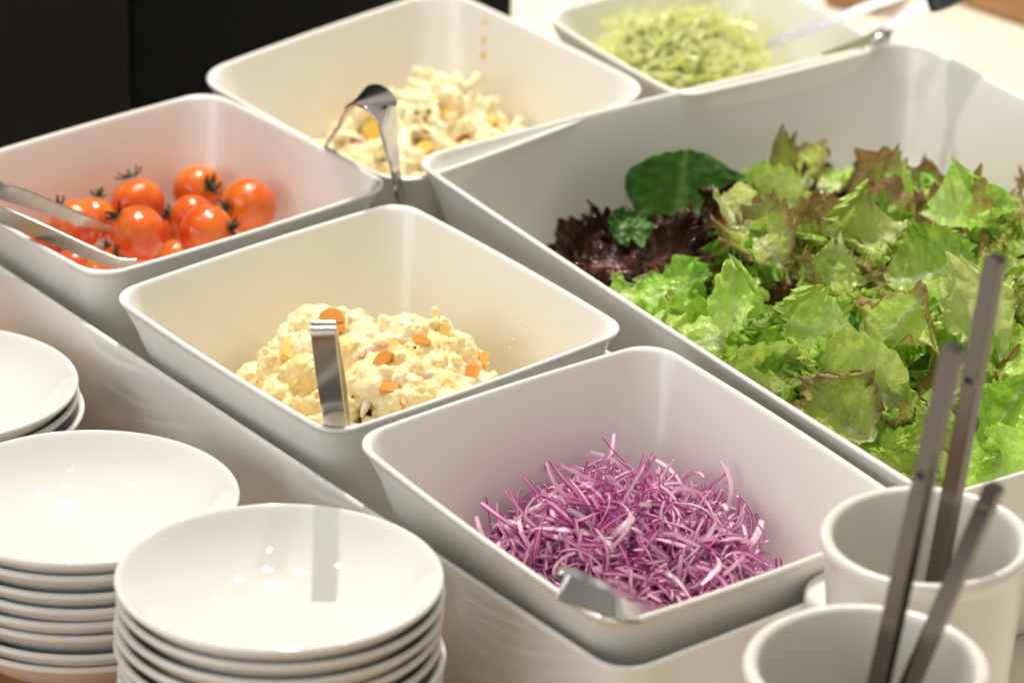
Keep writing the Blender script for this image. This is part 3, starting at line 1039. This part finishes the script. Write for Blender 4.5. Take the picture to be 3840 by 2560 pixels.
cnt = 0
while cnt < 90:
    x, y = MC[0] + rg.uniform(-.5, .5), MC[1] + rg.uniform(-.4, .4)
    h = mac_h(x, y)
    if h < FLOOR - .5 or inner('macaroni', x, y, min(-.05, h)) < 0.07: continue
    o = place('macaroni', PM[cnt % 3], mac)
    o.location = W((x, y, h + 0.006)); o.rotation_euler = (rg.uniform(0, 6), rg.uniform(0, 6), rg.uniform(0, 6))
    cnt += 1
for i, (x, y, s) in enumerate([(1660, 430, .034), (1395, 490, .042), (1700, 460, .03), (1830, 455, .03), (1590, 560, .034), (1480, 440, .03), (1780, 380, .026), (1545, 410, .028)]):
    slab('egg_piece', ragged(10, .7, i), .03, M_EGG, mac, on_mash(x * 2352 / 3840, y * 2352 / 3840, mac_h), toward(rg, .5), i, .0, 100 + i, s * .8)
for i, (x, y, s) in enumerate([(1450, 355, .045), (1520, 345, .03), (1660, 470, .018), (1760, 460, .016), (1340, 540, .024), (1740, 525, .024), (1770, 530, .018), (1440, 615, .02), (1600, 500, .014)]):
    slab('bacon_bit', disc(9, 1, .5), .018, M_BACON, mac, on_mash(x * 2352 / 3840, y * 2352 / 3840, mac_h) + FACE * .008, toward(rg, .5), i * .7, .004, 130 + i, s)
bpy.context.view_layer.update()
for ch in mac.children:
    ch.matrix_parent_inverse = mac.matrix_world.inverted()

# smears and crumbs left on the bowl walls
def on_wall(bowl, px_, py_):
    z = 0.0
    while z > -0.45:
        q = a2(px_, py_, z)
        if inner(bowl, q[0], q[1], z) >= 0.0: return q if z < 0 else None
        z -= 0.003
    return None
def on_far_wall(bowl, px_, py_):
    """the inner wall behind: march down the sight line until it leaves the bowl"""
    z, last, was = 0.02, None, False
    while z > FLOOR:
        q = a2(px_, py_, z)
        ins_ = inner(bowl, q[0], q[1], z) > 0
        if was and not ins_: return last
        was = was or ins_; last = q
        z -= 0.002
    return last
def dabs(name, bowl, marks, mat, parent, seed):
    """tiny flattened dabs: (px, py, radius)"""
    rg_ = random.Random(seed)
    V, F = [], []
    for (px_, py_, r) in marks:
        q = on_far_wall(bowl, px_, py_)
        b = len(V)
        for k in range(8):
            a = k * math.pi / 4
            rr = r * rg_.uniform(.6, 1.3)
            V.append(q + CR * math.cos(a) * rr + CU * math.sin(a) * rr * 1.3)
        V.append(q - CW * r * .5); V.append(q + CW * r * .8)
        for k in range(8):
            F.append((b + k, b + (k + 1) % 8, b + 8)); F.append((b + (k + 1) % 8, b + k, b + 9))
    o = mesh(name, V, F, mat, parent); o['kind'] = 'stuff'
    o.matrix_parent_inverse = parent.matrix_world.inverted()
rg = random.Random(77)
dabs('crumbs', 'potato', [(rg.gauss(1215, 45), rg.gauss(815, 40), rg.uniform(.0015, .004)) for _ in range(16)] + [(rg.uniform(560, 900), rg.uniform(600, 760), rg.uniform(.001, .0022)) for _ in range(14)], M_ONION, pot, 1)
dabs('dressing_drips', 'macaroni', [(1113 - .05 * (y - 40) + rg.uniform(-2, 2), y, rg.uniform(.003, .007)) for y in (42, 50, 58, 88, 96, 126, 132)] + [(rg.gauss(800, 60), rg.gauss(250, 22), rg.uniform(.001, .003)) for _ in range(12)], M_EGG, mac, 2)

# ------------------------------------------------------------------ shredded cabbage
def shred_mat(name, core, mid, edge, rough=0.3, trans=0.28):
    t = NT(name)
    a = t.attr('across')
    tone = t.attr('tone')
    f = t.noise(160, 4)
    c = t.ramp(t.math('ADD', t.math('MULTIPLY', a, t.math('ADD', t.math('MULTIPLY', tone, 0.75), 0.48)), t.math('MULTIPLY', t.math('SUBTRACT', f, 0.5), 0.4)), [(0.30, core), (0.55, mid), (0.95, edge)])
    t.set(Base_Color=c, Roughness=rough)
    t.bump(t.noise(500, 3), 0.15, 0.0004)
    tr = t.n('ShaderNodeBsdfTranslucent'); t.l(c, tr.inputs['Color'])
    mx = t.n('ShaderNodeMixShader'); mx.inputs[0].default_value = trans
    t.l(t.b.outputs[0], mx.inputs[1]); t.l(tr.outputs[0], mx.inputs[2]); t.l(mx.outputs[0], t.out.inputs[0])
    return t.m
M_RED = shred_mat('red_cabbage_shred', (0.96, 0.83, 0.88), (0.86, 0.38, 0.70), (0.54, 0.035, 0.36))
M_PALE = shred_mat('pale_cabbage_shred', (0.96, 0.97, 0.76), (0.94, 0.96, 0.58), (0.86, 0.92, 0.30), 0.3, 0.5)

def shred(rg, ln, wd_, th, seg=13):
    """curly ribbon around the origin, in bowl units; returns verts, faces, across, tone"""
    k1, k2 = rg.uniform(-4.2, 4.2), rg.uniform(-2.2, 2.2)
    if rg.random() < .25: k1 *= 1.8
    tw = rg.uniform(-2.5, 2.5)
    ph = rg.uniform(0, 6.28)
    pts = []
    p = np.zeros(3); yaw = -k1 / 2; pit = -k2 / 2
    for i in range(seg + 1):
        pts.append(p.copy())
        q = i / seg
        yaw += k1 / seg + 0.20 * math.sin(9 * q + ph)
        pit += k2 / seg + 0.12 * math.cos(7 * q + ph)
        p = p + np.array([math.cos(yaw) * math.cos(pit), math.sin(yaw) * math.cos(pit), math.sin(pit)]) * ln / seg
    pts = np.array(pts) - np.mean(pts, 0)
    V, F, A = [], [], []
    for i in range(seg + 1):
        tg_ = pts[min(seg, i + 1)] - pts[max(0, i - 1)]; tg_ /= np.linalg.norm(tg_)
        s_ = np.cross(tg_, [0.1, 0.2, 1.0]); s_ /= np.linalg.norm(s_)
        n_ = np.cross(s_, tg_)
        a = tw * i / seg + ph
        sd = s_ * math.cos(a) + n_ * math.sin(a); nn = -s_ * math.sin(a) + n_ * math.cos(a)
        q = i / seg
        w_ = wd_ * (0.62 + 0.38 * math.sin(math.pi * min(1, max(0, q))) ** .6) * (1 + .25 * math.sin(5 * q + ph)) / 2
        for (u_, v_, ac) in ((-1, -.3, 1), (0, -.5, .15), (1, -.3, 1), (1, .3, 1), (0, .5, .15), (-1, .3, 1)):
            V.append(pts[i] + sd * u_ * w_ + nn * v_ * th); A.append(ac)
    for i in range(seg):
        for j in range(6):
            k = (j + 1) % 6
            F.append((i * 6 + j, i * 6 + k, i * 6 + 6 + k, i * 6 + 6 + j))
    F.append(tuple(range(6))[::-1]); F.append(tuple(range(seg * 6, seg * 6 + 6)))
    return np.array(V), F, A

def heap_of_shreds(name, label, bowl, mat, core_mat, hf, xy, n_part, n_stuff, seed, ln, wd_, floor, lift_top, core_gap=.05):
    root = empty(name, W((xy[0], xy[1], floor)))
    tag(root, label, 'cabbage')
    rg = random.Random(seed)
    protos = []
    for i in range(64):
        V, F, A = shred(rg, rg.uniform(*ln), rg.uniform(*wd_) * (1.7 if i % 9 == 0 else 1), rg.uniform(.0028, .0050))
        tone = rg.random() ** 1.5
        protos.append((V, F, A, tone))
    PMs = []
    for V, F, A, tone in protos:
        me = bpy.data.meshes.new('shred')
        me.from_pydata([tuple(v * S) for v in V], [], F)
        at_ = me.attributes.new('across', 'FLOAT', 'POINT'); at_.data.foreach_set('value', A)
        at_ = me.attributes.new('tone', 'FLOAT', 'POINT'); at_.data.foreach_set('value', [tone] * len(A))
        me.materials.append(mat)
        PMs.append(me)
    def spot_(top):
        while True:
            x, y = xy[0] + rg.uniform(-.62, .62), xy[1] + rg.uniform(-.62, .62)
            h = hf(x, y)
            if h < floor - .5: continue
            z = h + (rg.uniform(-.03, lift_top) if top else rg.uniform(-.10, 0.005))
            z = max(z, floor + .02)
            if inner(bowl, x, y, min(-.03, z)) < 0.085: continue
            return x, y, z
    def rot(top):
        # mostly lying along the heap, some standing up
        tilt = rg.uniform(-.5, .5) if rg.random() < (.72 if top else .9) else rg.uniform(-1.5, 1.5)
        return Matrix.Rotation(rg.uniform(0, 6.28), 3, 'Z') @ Matrix.Rotation(tilt, 3, 'Y') @ Matrix.Rotation(rg.uniform(0, 6.28), 3, 'X')
    for i in range(n_part):
        x, y, z = spot_(True)
        o = place('shred', PMs[rg.randrange(len(PMs))], root)
        o.matrix_world = Matrix.Translation(W((x, y, z))) @ rot(True).to_4x4()
        o.matrix_parent_inverse = Matrix.Translation(-W((xy[0], xy[1], floor)))
    VV, FF, AA, TT = [], [], [], []
    for i in range(n_stuff):
        x, y, z = spot_(False)
        V, F, A, tone = protos[rg.randrange(len(protos))]
        R = np.array(rot(False)); b = len(VV)
        VV.extend((V @ R.T + np.array([x, y, z])).tolist()); FF.extend([tuple(k + b for k in f) for f in F]); AA += A; TT += [tone] * len(A)
    o = mesh('packed_shreds', VV, FF, mat, root, smooth=False, attrs={'across': AA, 'tone': TT})
    o['kind'] = 'stuff'
    o.matrix_parent_inverse = Matrix.Translation(-W((xy[0], xy[1], floor)))
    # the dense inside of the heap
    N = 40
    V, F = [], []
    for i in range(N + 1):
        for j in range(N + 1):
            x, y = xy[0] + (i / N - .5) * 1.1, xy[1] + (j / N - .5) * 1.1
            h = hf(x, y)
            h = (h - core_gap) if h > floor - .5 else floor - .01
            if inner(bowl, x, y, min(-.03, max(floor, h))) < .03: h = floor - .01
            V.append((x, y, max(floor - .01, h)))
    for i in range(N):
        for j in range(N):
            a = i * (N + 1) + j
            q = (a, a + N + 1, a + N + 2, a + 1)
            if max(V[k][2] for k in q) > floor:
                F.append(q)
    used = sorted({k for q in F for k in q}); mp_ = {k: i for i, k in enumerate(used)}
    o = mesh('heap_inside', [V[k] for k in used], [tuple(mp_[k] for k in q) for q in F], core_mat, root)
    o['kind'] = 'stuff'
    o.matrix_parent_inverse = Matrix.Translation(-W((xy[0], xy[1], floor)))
    return root

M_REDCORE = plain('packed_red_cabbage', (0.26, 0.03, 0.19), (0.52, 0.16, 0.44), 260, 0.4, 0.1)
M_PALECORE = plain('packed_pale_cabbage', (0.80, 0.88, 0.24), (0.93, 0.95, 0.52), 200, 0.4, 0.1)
RC = a2(1440, 1235, -0.28)
def red_h(x, y):
    dx, dy = x - RC[0], y - RC[1]
    a = math.radians(-14)
    X, Y = dx * math.cos(a) + dy * math.sin(a), -dx * math.sin(a) + dy * math.cos(a)
    rr = math.sqrt((X / 0.45) ** 2 + (Y / 0.38) ** 2)
    if rr > 1.06: return FLOOR - 1
    h = 0.205 * max(0, 1 - rr ** 2.3)
    h += 0.02 * math.exp(-((X + .12) ** 2 + (Y - .12) ** 2) / .012) + 0.02 * noise.noise(Vector((x * 9, y * 9, 2)))
    return FLOOR + h + .02
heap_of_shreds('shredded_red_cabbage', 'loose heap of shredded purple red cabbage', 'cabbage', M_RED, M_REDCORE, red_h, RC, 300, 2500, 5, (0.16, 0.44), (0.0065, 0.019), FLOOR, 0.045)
PC = at(2470, 225, -0.20)
def pale_h(x, y):
    dx, dy = x - PC[0], y - PC[1]
    rr = math.sqrt((dx / 0.50) ** 2 + (dy / 0.42) ** 2)
    if rr > 1.05: return -0.42 - 1
    return -0.42 + 0.35 * max(0, 1 - rr ** 2.0) + .02
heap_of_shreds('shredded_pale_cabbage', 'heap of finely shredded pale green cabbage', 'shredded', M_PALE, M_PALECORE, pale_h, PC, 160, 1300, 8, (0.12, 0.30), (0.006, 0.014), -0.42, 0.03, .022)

# ------------------------------------------------------------------ lettuce
def leaf_mat(name, rib, base, mid, edge, edge_lo, edge_hi, rough=0.32, trans=0.38, vein=(0.75, 0.8, 0.5)):
    t = NT(name)
    oi = t.n('ShaderNodeObjectInfo')
    e_, r_, s_ = t.attr('edge'), t.attr('rib'), t.attr('along')
    n1 = t.noise(2.6, 3)
    c = t.ramp(t.math('ADD', s_, t.math('MULTIPLY', t.math('SUBTRACT', n1, .5), .7)), [(0.05, base), (0.55, mid), (1.0, tuple(x * .82 for x in mid))])
    n2 = t.noise(6, 4)
    em = t.n('ShaderNodeMapRange'); em.inputs['From Min'].default_value = edge_lo; em.inputs['From Max'].default_value = edge_hi
    t.l(t.math('ADD', e_, t.math('MULTIPLY', t.math('SUBTRACT', n2, .5), .55)), em.inputs['Value'])
    c = t.mix(em.outputs[0], c, edge)
    vo = t.n('ShaderNodeTexVoronoi', feature='DISTANCE_TO_EDGE'); vo.inputs['Scale'].default_value = 9
    t.l(t.coord(), vo.inputs['Vector'])
    vm = t.n('ShaderNodeMapRange'); vm.inputs['From Min'].default_value = 0.0; vm.inputs['From Max'].default_value = 0.10; vm.inputs['To Min'].default_value = .22; vm.inputs['To Max'].default_value = 0
    t.l(vo.outputs['Distance'], vm.inputs['Value'])
    c = t.mix(vm.outputs[0], c, vein)
    c = t.mix(r_, c, rib)
    hs = t.n('ShaderNodeHueSaturation')
    t.l(t.math('ADD', t.math('MULTIPLY', oi.outputs['Random'], .03), .495), hs.inputs['Hue'])
    hs.inputs['Saturation'].default_value = 1.0
    t.l(t.math('ADD', t.math('MULTIPLY', oi.outputs['Random'], .40), .78), hs.inputs['Value'])
    t.l(c, hs.inputs['Color'])
    c = hs.outputs[0]
    t.set(Base_Color=c, Roughness=t.math('ADD', t.math('MULTIPLY', n1, .2), rough - .14))
    nb = t.bump(t.math('ADD', t.noise(9, 3, .5), t.math('MULTIPLY', vo.outputs['Distance'], .5)), 0.22, 0.05)
    tr = t.n('ShaderNodeBsdfTranslucent'); t.l(c, tr.inputs['Color']); t.l(nb, tr.inputs['Normal'])
    mx = t.n('ShaderNodeMixShader'); mx.inputs[0].default_value = trans
    t.l(t.b.outputs[0], mx.inputs[1]); t.l(tr.outputs[0], mx.inputs[2]); t.l(mx.outputs[0], t.out.inputs[0])
    return t.m
LM = {
    'pale': leaf_mat('pale_lettuce', (0.86, 0.89, 0.60), (0.80, 0.85, 0.42), (0.64, 0.78, 0.15), (0.53, 0.72, 0.10), .6, 1.2, vein=(0.76, 0.83, 0.36)),
    'green': leaf_mat('green_lettuce', (0.80, 0.86, 0.52), (0.64, 0.77, 0.22), (0.40, 0.62, 0.055), (0.30, 0.53, 0.04), .5, 1.1, vein=(0.60, 0.74, 0.20)),
    'romaine': leaf_mat('dark_green_leaf', (0.36, 0.52, 0.16), (0.20, 0.38, 0.06), (0.075, 0.21, 0.026), (0.05, 0.16, 0.02), .4, 1.0, rough=.38, vein=(0.14, 0.30, 0.05)),
    'redtip': leaf_mat('red_tipped_lettuce', (0.84, 0.84, 0.56), (0.72, 0.78, 0.26), (0.56, 0.67, 0.12), (0.32, 0.12, 0.07), .50, 1.02, vein=(0.68, 0.70, 0.28)),
    'dark': leaf_mat('dark_red_lettuce', (0.30, 0.08, 0.07), (0.14, 0.055, 0.025), (0.085, 0.020, 0.016), (0.040, 0.008, 0.009), .2, .8, rough=.25, trans=.15, vein=(0.10, 0.03, 0.02)),
    'yellow': leaf_mat('yellow_lettuce_heart', (0.90, 0.90, 0.66), (0.88, 0.88, 0.50), (0.80, 0.84, 0.31), (0.70, 0.80, 0.20), .5, 1.2, vein=(0.85, 0.87, 0.44)),
}
def leaf_mesh(kind, seed, NU=44, NV=32):
    """torn, ruffled leaf piece about 1 long (scaled on placing); x across, y along, z out of the face"""
    rg = random.Random(seed * 7 + len(kind) * 101)
    off = Vector((rg.uniform(0, 50), rg.uniform(0, 50), rg.uniform(0, 50)))
    ruff = {'pale': .065, 'green': .060, 'romaine': .02, 'redtip': .080, 'dark': .10, 'yellow': .035}[kind]
    wid = rg.uniform(.30, .48)
    bend = rg.choice((-1, 1, 1)) * rg.uniform(.7, 2.6)
    cup_ = rg.uniform(-.7, 1.0); fold = rg.uniform(0, 1.3)
    if kind == 'romaine': bend *= .5
    twist = rg.uniform(-1.3, 1.3)
    torn = rg.random() < .7
    jg = {'romaine': .02, 'yellow': .035, 'dark': .10, 'redtip': .07}.get(kind, .05)
    twist *= .6
    if kind == 'romaine': twist *= .3; cup_ *= .4; fold *= .3
    f1_, f2_ = rg.uniform(9, 15), rg.uniform(22, 34); p1, p2, p3, p4 = [rg.uniform(0, 6.28) for _ in range(4)]
    peak = rg.uniform(.45, .75)
    V, E, R, A = [], [], [], []
    for i in range(NU + 1):
        s = i / NU
        # rounded outline: narrow stem end, broad upper half, closing at the tip
        w0 = wid * (0.22 + 0.78 * math.sin(math.pi * .5 * min(1, s / peak)) ** 1.1) * (max(0.0, 1 - max(0, (s - peak) / (1.06 - peak)) ** 2.6)) ** .5
        for j in range(NV + 1):
            t_ = 2 * j / NV - 1
            side = 1 if t_ > 0 else 2
            jag = 0.20 * noise.noise(Vector((s * 3.0, side * 5.0, 0)) + off) + jg * noise.noise(Vector((s * 9, side * 9.0, 3)) + off) + jg * .7 * noise.noise(Vector((s * 22, side * 3.0, 7)) + off)
            w_ = w0 * (1 + jag * abs(t_) ** 2)
            y = s - 0.10 * t_ * t_ * s
            if torn:
                y += (0.22 * noise.noise(Vector((t_ * 1.6, 1, 9)) + off) + .06 * noise.noise(Vector((t_ * 7, 1, 5)) + off)) * (1 - s) ** 3
            x = t_ * w_
            ed = max(abs(t_) ** 1.5, max(0, (s - .45) / .55) ** 1.5)
            q = max(abs(t_) ** 2.6, max(0, (s - .55) / .45) ** 2)
            pa = s * 3.0 + (0 if t_ > 0 else 9.0)              # walks round the margin
            pm = pa + (t_ if s > .6 else 0) * 1.2
            z = ruff * q * (math.sin(f1_ * pm * .55 + p1) + .7 * math.sin(f2_ * pm * .55 + p2) + .8 * noise.noise(Vector((x * 12, y * 12, 5)) + off))
            z += cup_ * t_ * t_ * w0 * .8 + fold * abs(t_) * w0
            z += 0.085 * noise.noise(Vector((x * 5, y * 5, 0)) + off) + 0.022 * noise.noise(Vector((x * 14, y * 14, 2)) + off) + 0.004 * noise.noise(Vector((x * 30, y * 30, 4)) + off)
            z += 0.022 * math.exp(-(t_ / .07) ** 2) * (1 - s * .8)
            an = bend * (s - .4)
            yb = math.sin(an) / bend; zb = (1 - math.cos(an)) / bend
            yy = yb + (y - s) * math.cos(an) - z * math.sin(an)
            zz = zb + (y - s) * math.sin(an) + z * math.cos(an)
            tw_ = twist * (s - .4)
            xx = x * math.cos(tw_) - (zz - zb) * math.sin(tw_); zz = zb + x * math.sin(tw_) + (zz - zb) * math.cos(tw_)
            V.append((xx, yy, zz)); E.append(ed)
            ribw = .065 * (1 - .7 * s) + .012
            rb = math.exp(-(t_ * w0 / wid / ribw) ** 2 * .5) * (1 - s * .55)
            sv = abs(((s * 5.5 - abs(t_) * 1.6) % 1.0) - .5)
            rb = max(rb, .34 * math.exp(-(sv / .05) ** 2) * (1 - abs(t_)) * (1 - .3 * s))
            R.append(min(1, rb)); A.append(s)
    F = []
    for i in range(NU):
        for j in range(NV):
            a = i * (NV + 1) + j
            F.append((a, a + 1, a + NV + 2, a + NV + 1))
    me = bpy.data.meshes.new(kind + '_leaf')
    me.from_pydata(V, [], F)
    for k, vals in (('edge', E), ('rib', R), ('along', A)):
        at_ = me.attributes.new(k, 'FLOAT', 'POINT'); at_.data.foreach_set('value', vals)
    me.polygons.foreach_set('use_smooth', [True] * len(F))
    me.materials.append(LM[kind])
    return me
LV = {k: [leaf_mesh(k, i) for i in range(n)] for k, n in (('pale', 8), ('green', 8), ('romaine', 3), ('redtip', 8), ('dark', 5), ('yellow', 4))}
LAB = {
    'pale': ('lettuce_leaf', 'torn pale green ruffled lettuce leaf in the large salad bowl', 'pale green lettuce leaves in the salad bowl'),
    'green': ('lettuce_leaf', 'torn bright green lettuce leaf in the large salad bowl', 'bright green lettuce leaves in the salad bowl'),
    'romaine': ('romaine_leaf', 'smooth dark green leaf in the large salad bowl', 'dark green leaves in the salad bowl'),
    'redtip': ('red_leaf_lettuce', 'lettuce leaf with brownish red frilled edge in the large salad bowl', 'red-tipped lettuce leaves in the salad bowl'),
    'dark': ('red_leaf_lettuce', 'glossy dark burgundy lettuce leaf in the large salad bowl', 'dark red lettuce leaves in the salad bowl'),
    'yellow': ('lettuce_leaf', 'pale yellow inner lettuce leaf in the large salad bowl', 'yellow lettuce hearts in the salad bowl'),
}
def salad_h(x, y):
    """height of the lettuce heap in the bowl's own axes"""
    cx, cy, yaw = BOWLS['lettuce'][:3]
    c, s = math.cos(yaw), math.sin(yaw)
    X, Y = (x - cx) * c + (y - cy) * s, -(x - cx) * s + (y - cy) * c   # X to the right-back wall, Y to the left-back wall
    h = -0.115 + 0.06 * math.exp(-((X - .1) ** 2 + (Y + .1) ** 2) / .3)
    h -= 0.21 * max(0, (Y - .32) / .82) ** 1.15          # sinks towards the far side
    h -= 0.07 * max(0, (-X - .45) / .4)                # and along the near-left wall
    h -= 0.12 * max(0, (X - .40) / .4)
    return h
def leaf(kind, pos, nrm_, phi, size, rg, name=None, label=None, group=None, variant=None, wide=1.0):
    n_ = np.array(nrm_, float); n_ /= np.linalg.norm(n_)
    d = math.cos(phi) * CR + math.sin(phi) * CU
    d = d - n_ * (d @ n_); d /= np.linalg.norm(d)
    x_ = np.cross(d, n_)
    me = LV[kind][variant if variant is not None else rg.randrange(len(LV[kind]))]
    o = place(name or LAB[kind][0], me)
    M = Matrix((x_ * size * wide * S, d * size * S, n_ * size * S)).transposed().to_4x4()
    o.matrix_world = Matrix.Translation(W(pos)) @ M
    tag(o, label or LAB[kind][1], 'lettuce', group or LAB[kind][2])
    return o
def on_salad(px_, py_, lift):
    z = 0.25
    while z > -0.5:
        q = a2(px_, py_, z)
        if salad_h(q[0], q[1]) + lift >= z: return q
        z -= 0.005
    return None
rg = random.Random(19)
def poly_in(x, y, P):
    r_ = False
    for (x1, y1), (x2, y2) in zip(P, P[1:] + P[:1]):
        if (y1 > y) != (y2 > y) and x < (x2 - x1) * (y - y1) / (y2 - y1) + x1: r_ = not r_
    return r_
POLY = [(1330, 510), (1430, 470), (1560, 470), (1740, 440), (1950, 445), (2180, 490), (2420, 530), (2460, 1140), (2150, 1160), (1900, 1060), (1380, 690)]
def kind_at(x, y, rg):
    k = rg.random()
    if y < 660 and x < 1720:
        return 'dark' if k < .76 else ('redtip' if k < .88 else 'romaine')
    if y < 560:
        return 'redtip' if k < .50 else 'pale' if k < .78 else 'dark' if k < .86 else 'green'
    if y < 720:
        return 'redtip' if k < .26 else 'pale' if k < .62 else 'green' if k < .92 else 'dark'
    return 'pale' if k < .54 else 'green' if k < .82 else 'yellow' if k < .91 else 'redtip' if k < .96 else 'romaine'
for layer, (spc, lift, tiltk, smin, smax) in enumerate(((120, -0.17, .35, .36, .46), (96, -0.10, .7, .24, .34), (72, -0.035, 1.1, .15, .25))):
    y = 390
    row = 0
    while y < 1170:
        x = 1300 + (row % 2) * spc / 2
        while x < 2470:
            X, Y = x + rg.uniform(-.4, .4) * spc, y + rg.uniform(-.4, .4) * spc * .8
            x += spc
            if not poly_in(X, Y, POLY): continue
            q = on_salad(X, Y, lift + rg.uniform(-.03, .03))
            if q is None or inner('lettuce', q[0], q[1], min(-.02, q[2])) < 0.10: continue
            nr = np.array([0, -.25, .85]) + np.array([rg.uniform(-1, 1), rg.uniform(-1, 1), rg.uniform(-.3, .4)]) * tiltk
            if layer == 0:
                kd = rg.choice(('green', 'romaine', 'green', 'pale')) if Y > 640 else rg.choice(('dark', 'romaine', 'redtip'))
            else:
                kd = kind_at(X, Y, rg)
            sz = rg.uniform(smin, smax)
            zone = ('near the rim beside the potato bowl' if X < 1700 and Y > 640 else 'at the dark corner of the salad' if X < 1700 else
                    'at the far edge of the salad' if Y < 520 else 'behind the steel handles' if X > 2120 else
                    'near the rim beside the purple cabbage bowl' if Y > 0.66 * X - 420 else 'in the middle of the salad')
            lb = LAB[kd][1].replace('in the large salad bowl', ('buried ' if layer == 0 else '') + zone)
            leaf(kd, q, nr, rg.uniform(0, 6.28), sz, rg, None, lb, LAB[kd][2].replace('in the salad bowl', zone))
        y += spc * .72
        row += 1
# the leaves one can point to
def hero(kind, px_, py_, lift, face, phi, size, variant, wide, name, label):
    q = on_salad(px_, py_, lift)
    size *= .84
    if q is None: q = a2(px_, py_, -.1)
    n_ = -CW * face[2] + CR * face[0] + CU * face[1]
    leaf(kind, q, n_, math.radians(phi), size, rg, name, label, 'leaves on top of the salad', variant, wide)
hero('romaine', 1560, 480, .045, (.2, .1, .95), 85, .36, 0, 1.35, 'romaine_leaf', 'big dark green leaf standing against the bowl wall at the dark corner of the salad')
hero('romaine', 1470, 540, .06, (.1, .5, .8), 150, .22, 1, 1.0, 'romaine_leaf', 'curled mid green leaf lying in front of the big dark leaf')
hero('dark', 1345, 560, .05, (.3, .2, .9), 80, .24, 0, .8, 'red_leaf_lettuce', 'almost black frilled leaf leaning on the left wall of the salad bowl')
hero('dark', 1400, 615, .05, (.0, .5, .8), 10, .24, 1, 1.0, 'red_leaf_lettuce', 'crimson frilled leaf at the left edge of the salad')
hero('dark', 1540, 590, .06, (.1, .5, .8), 30, .22, 2, 1.0, 'red_leaf_lettuce', 'wet crimson leaf beside the yellow-green fold')
hero('dark', 1650, 490, .07, (.1, .3, .9), 50, .24, 3, .9, 'red_leaf_lettuce', 'dark burgundy leaf between the big green leaf and the pale lettuce')
hero('yellow', 1690, 520, .07, (.2, .2, .9), 105, .22, 0, .8, 'lettuce_leaf', 'small yellow-green folded leaf over the dark red leaves')
hero('redtip', 1815, 415, .05, (-.1, .1, .9), 75, .25, 0, .9, 'red_leaf_lettuce', 'upright brown-tipped leaf forming the peak of the salad')
hero('pale', 1905, 430, .03, (.1, .5, .8), 15, .26, 1, 1.1, 'lettuce_leaf', 'frilled pale leaf just below the peak of the salad')
hero('redtip', 2060, 450, .03, (.2, .4, .8), 40, .26, 2, .9, 'red_leaf_lettuce', 'green-brown pointed leaf at the far edge of the salad')
hero('pale', 1800, 470, .04, (-.1, .5, .8), 170, .25, 2, 1.0, 'lettuce_leaf', 'crisp light green curl left of the brown centre leaf')
hero('pale', 1990, 560, .05, (.1, .6, .7), 190, .36, 3, 1.1, 'lettuce_leaf', 'broad yellow-green leaf spread over the middle of the salad')
hero('redtip', 1760, 570, .05, (-.1, .5, .8), 120, .30, 3, 1.2, 'red_leaf_lettuce', 'pinkish frilled leaf in the middle of the salad')
hero('redtip', 1910, 625, .04, (.1, .3, .9), 260, .30, 4, 1.2, 'red_leaf_lettuce', 'large olive-brown leaf with a wavy lower edge')
hero('green', 2120, 640, .06, (-.1, .5, .8), 20, .36, 0, 1.0, 'lettuce_leaf', 'broad vivid green leaf arching across the middle of the bowl')
hero('pale', 2200, 510, .04, (.0, .6, .7), 10, .36, 4, .9, 'lettuce_leaf', 'long pale crumpled leaf at the far side of the salad')
hero('redtip', 2052, 765, .09, (-.05, .25, .95), 55, .33, 5, 1.15, 'lettuce_leaf', 'light green leaf with pinkish midrib facing out in front of the vivid green leaf')
hero('pale', 1880, 765, .06, (.1, .5, .8), 165, .30, 5, 1.1, 'lettuce_leaf', 'wet crinkled light green leaf beside the pink-ribbed leaf')
hero('pale', 1690, 720, .07, (-.2, .3, .9), 95, .32, 0, .8, 'lettuce_leaf', 'tall frilled pale leaf standing near the potato bowl side')
hero('green', 1510, 680, .03, (-.1, .7, .7), 10, .32, 1, .9, 'lettuce_leaf', 'bright green leaf lying along the rim next to the potato bowl')
hero('pale', 1640, 780, .03, (-.1, .6, .8), 200, .34, 1, 1.1, 'lettuce_leaf', 'wide pale leaf drooping toward the rim beside the potato bowl')
hero('yellow', 2240, 750, .06, (.1, .2, .9), 115, .46, 1, .7, 'lettuce_leaf', 'long yellow leaf rib behind the tall steel handle')
hero('pale', 2010, 900, .05, (-.1, .4, .9), 150, .36, 2, .75, 'lettuce_leaf', 'folded pale green leaf below the pink-ribbed leaf')
hero('green', 1850, 850, .02, (-.2, .5, .8), 20, .30, 2, .9, 'lettuce_leaf', 'yellow-green leaf tucked under the wet crinkled leaf')
hero('redtip', 1950, 980, .05, (-.2, .5, .8), 130, .36, 1, 1.1, 'red_leaf_lettuce', 'crinkled green leaf with rusty edge by the purple cabbage bowl side')
hero('green', 2290, 990, .04, (.1, .4, .9), 60, .36, 3, .9, 'lettuce_leaf', 'fresh green leaf with white veins behind the cups')
hero('green', 1780, 900, -.02, (-.3, .4, .9), 50, .26, 4, .8, 'lettuce_leaf', 'shaded green leaf in the hollow near the corner of the purple cabbage bowl')
hero('pale', 2150, 1040, .02, (-.1, .5, .8), 100, .30, 3, .9, 'lettuce_leaf', 'pale leaf between the two tall steel handles')
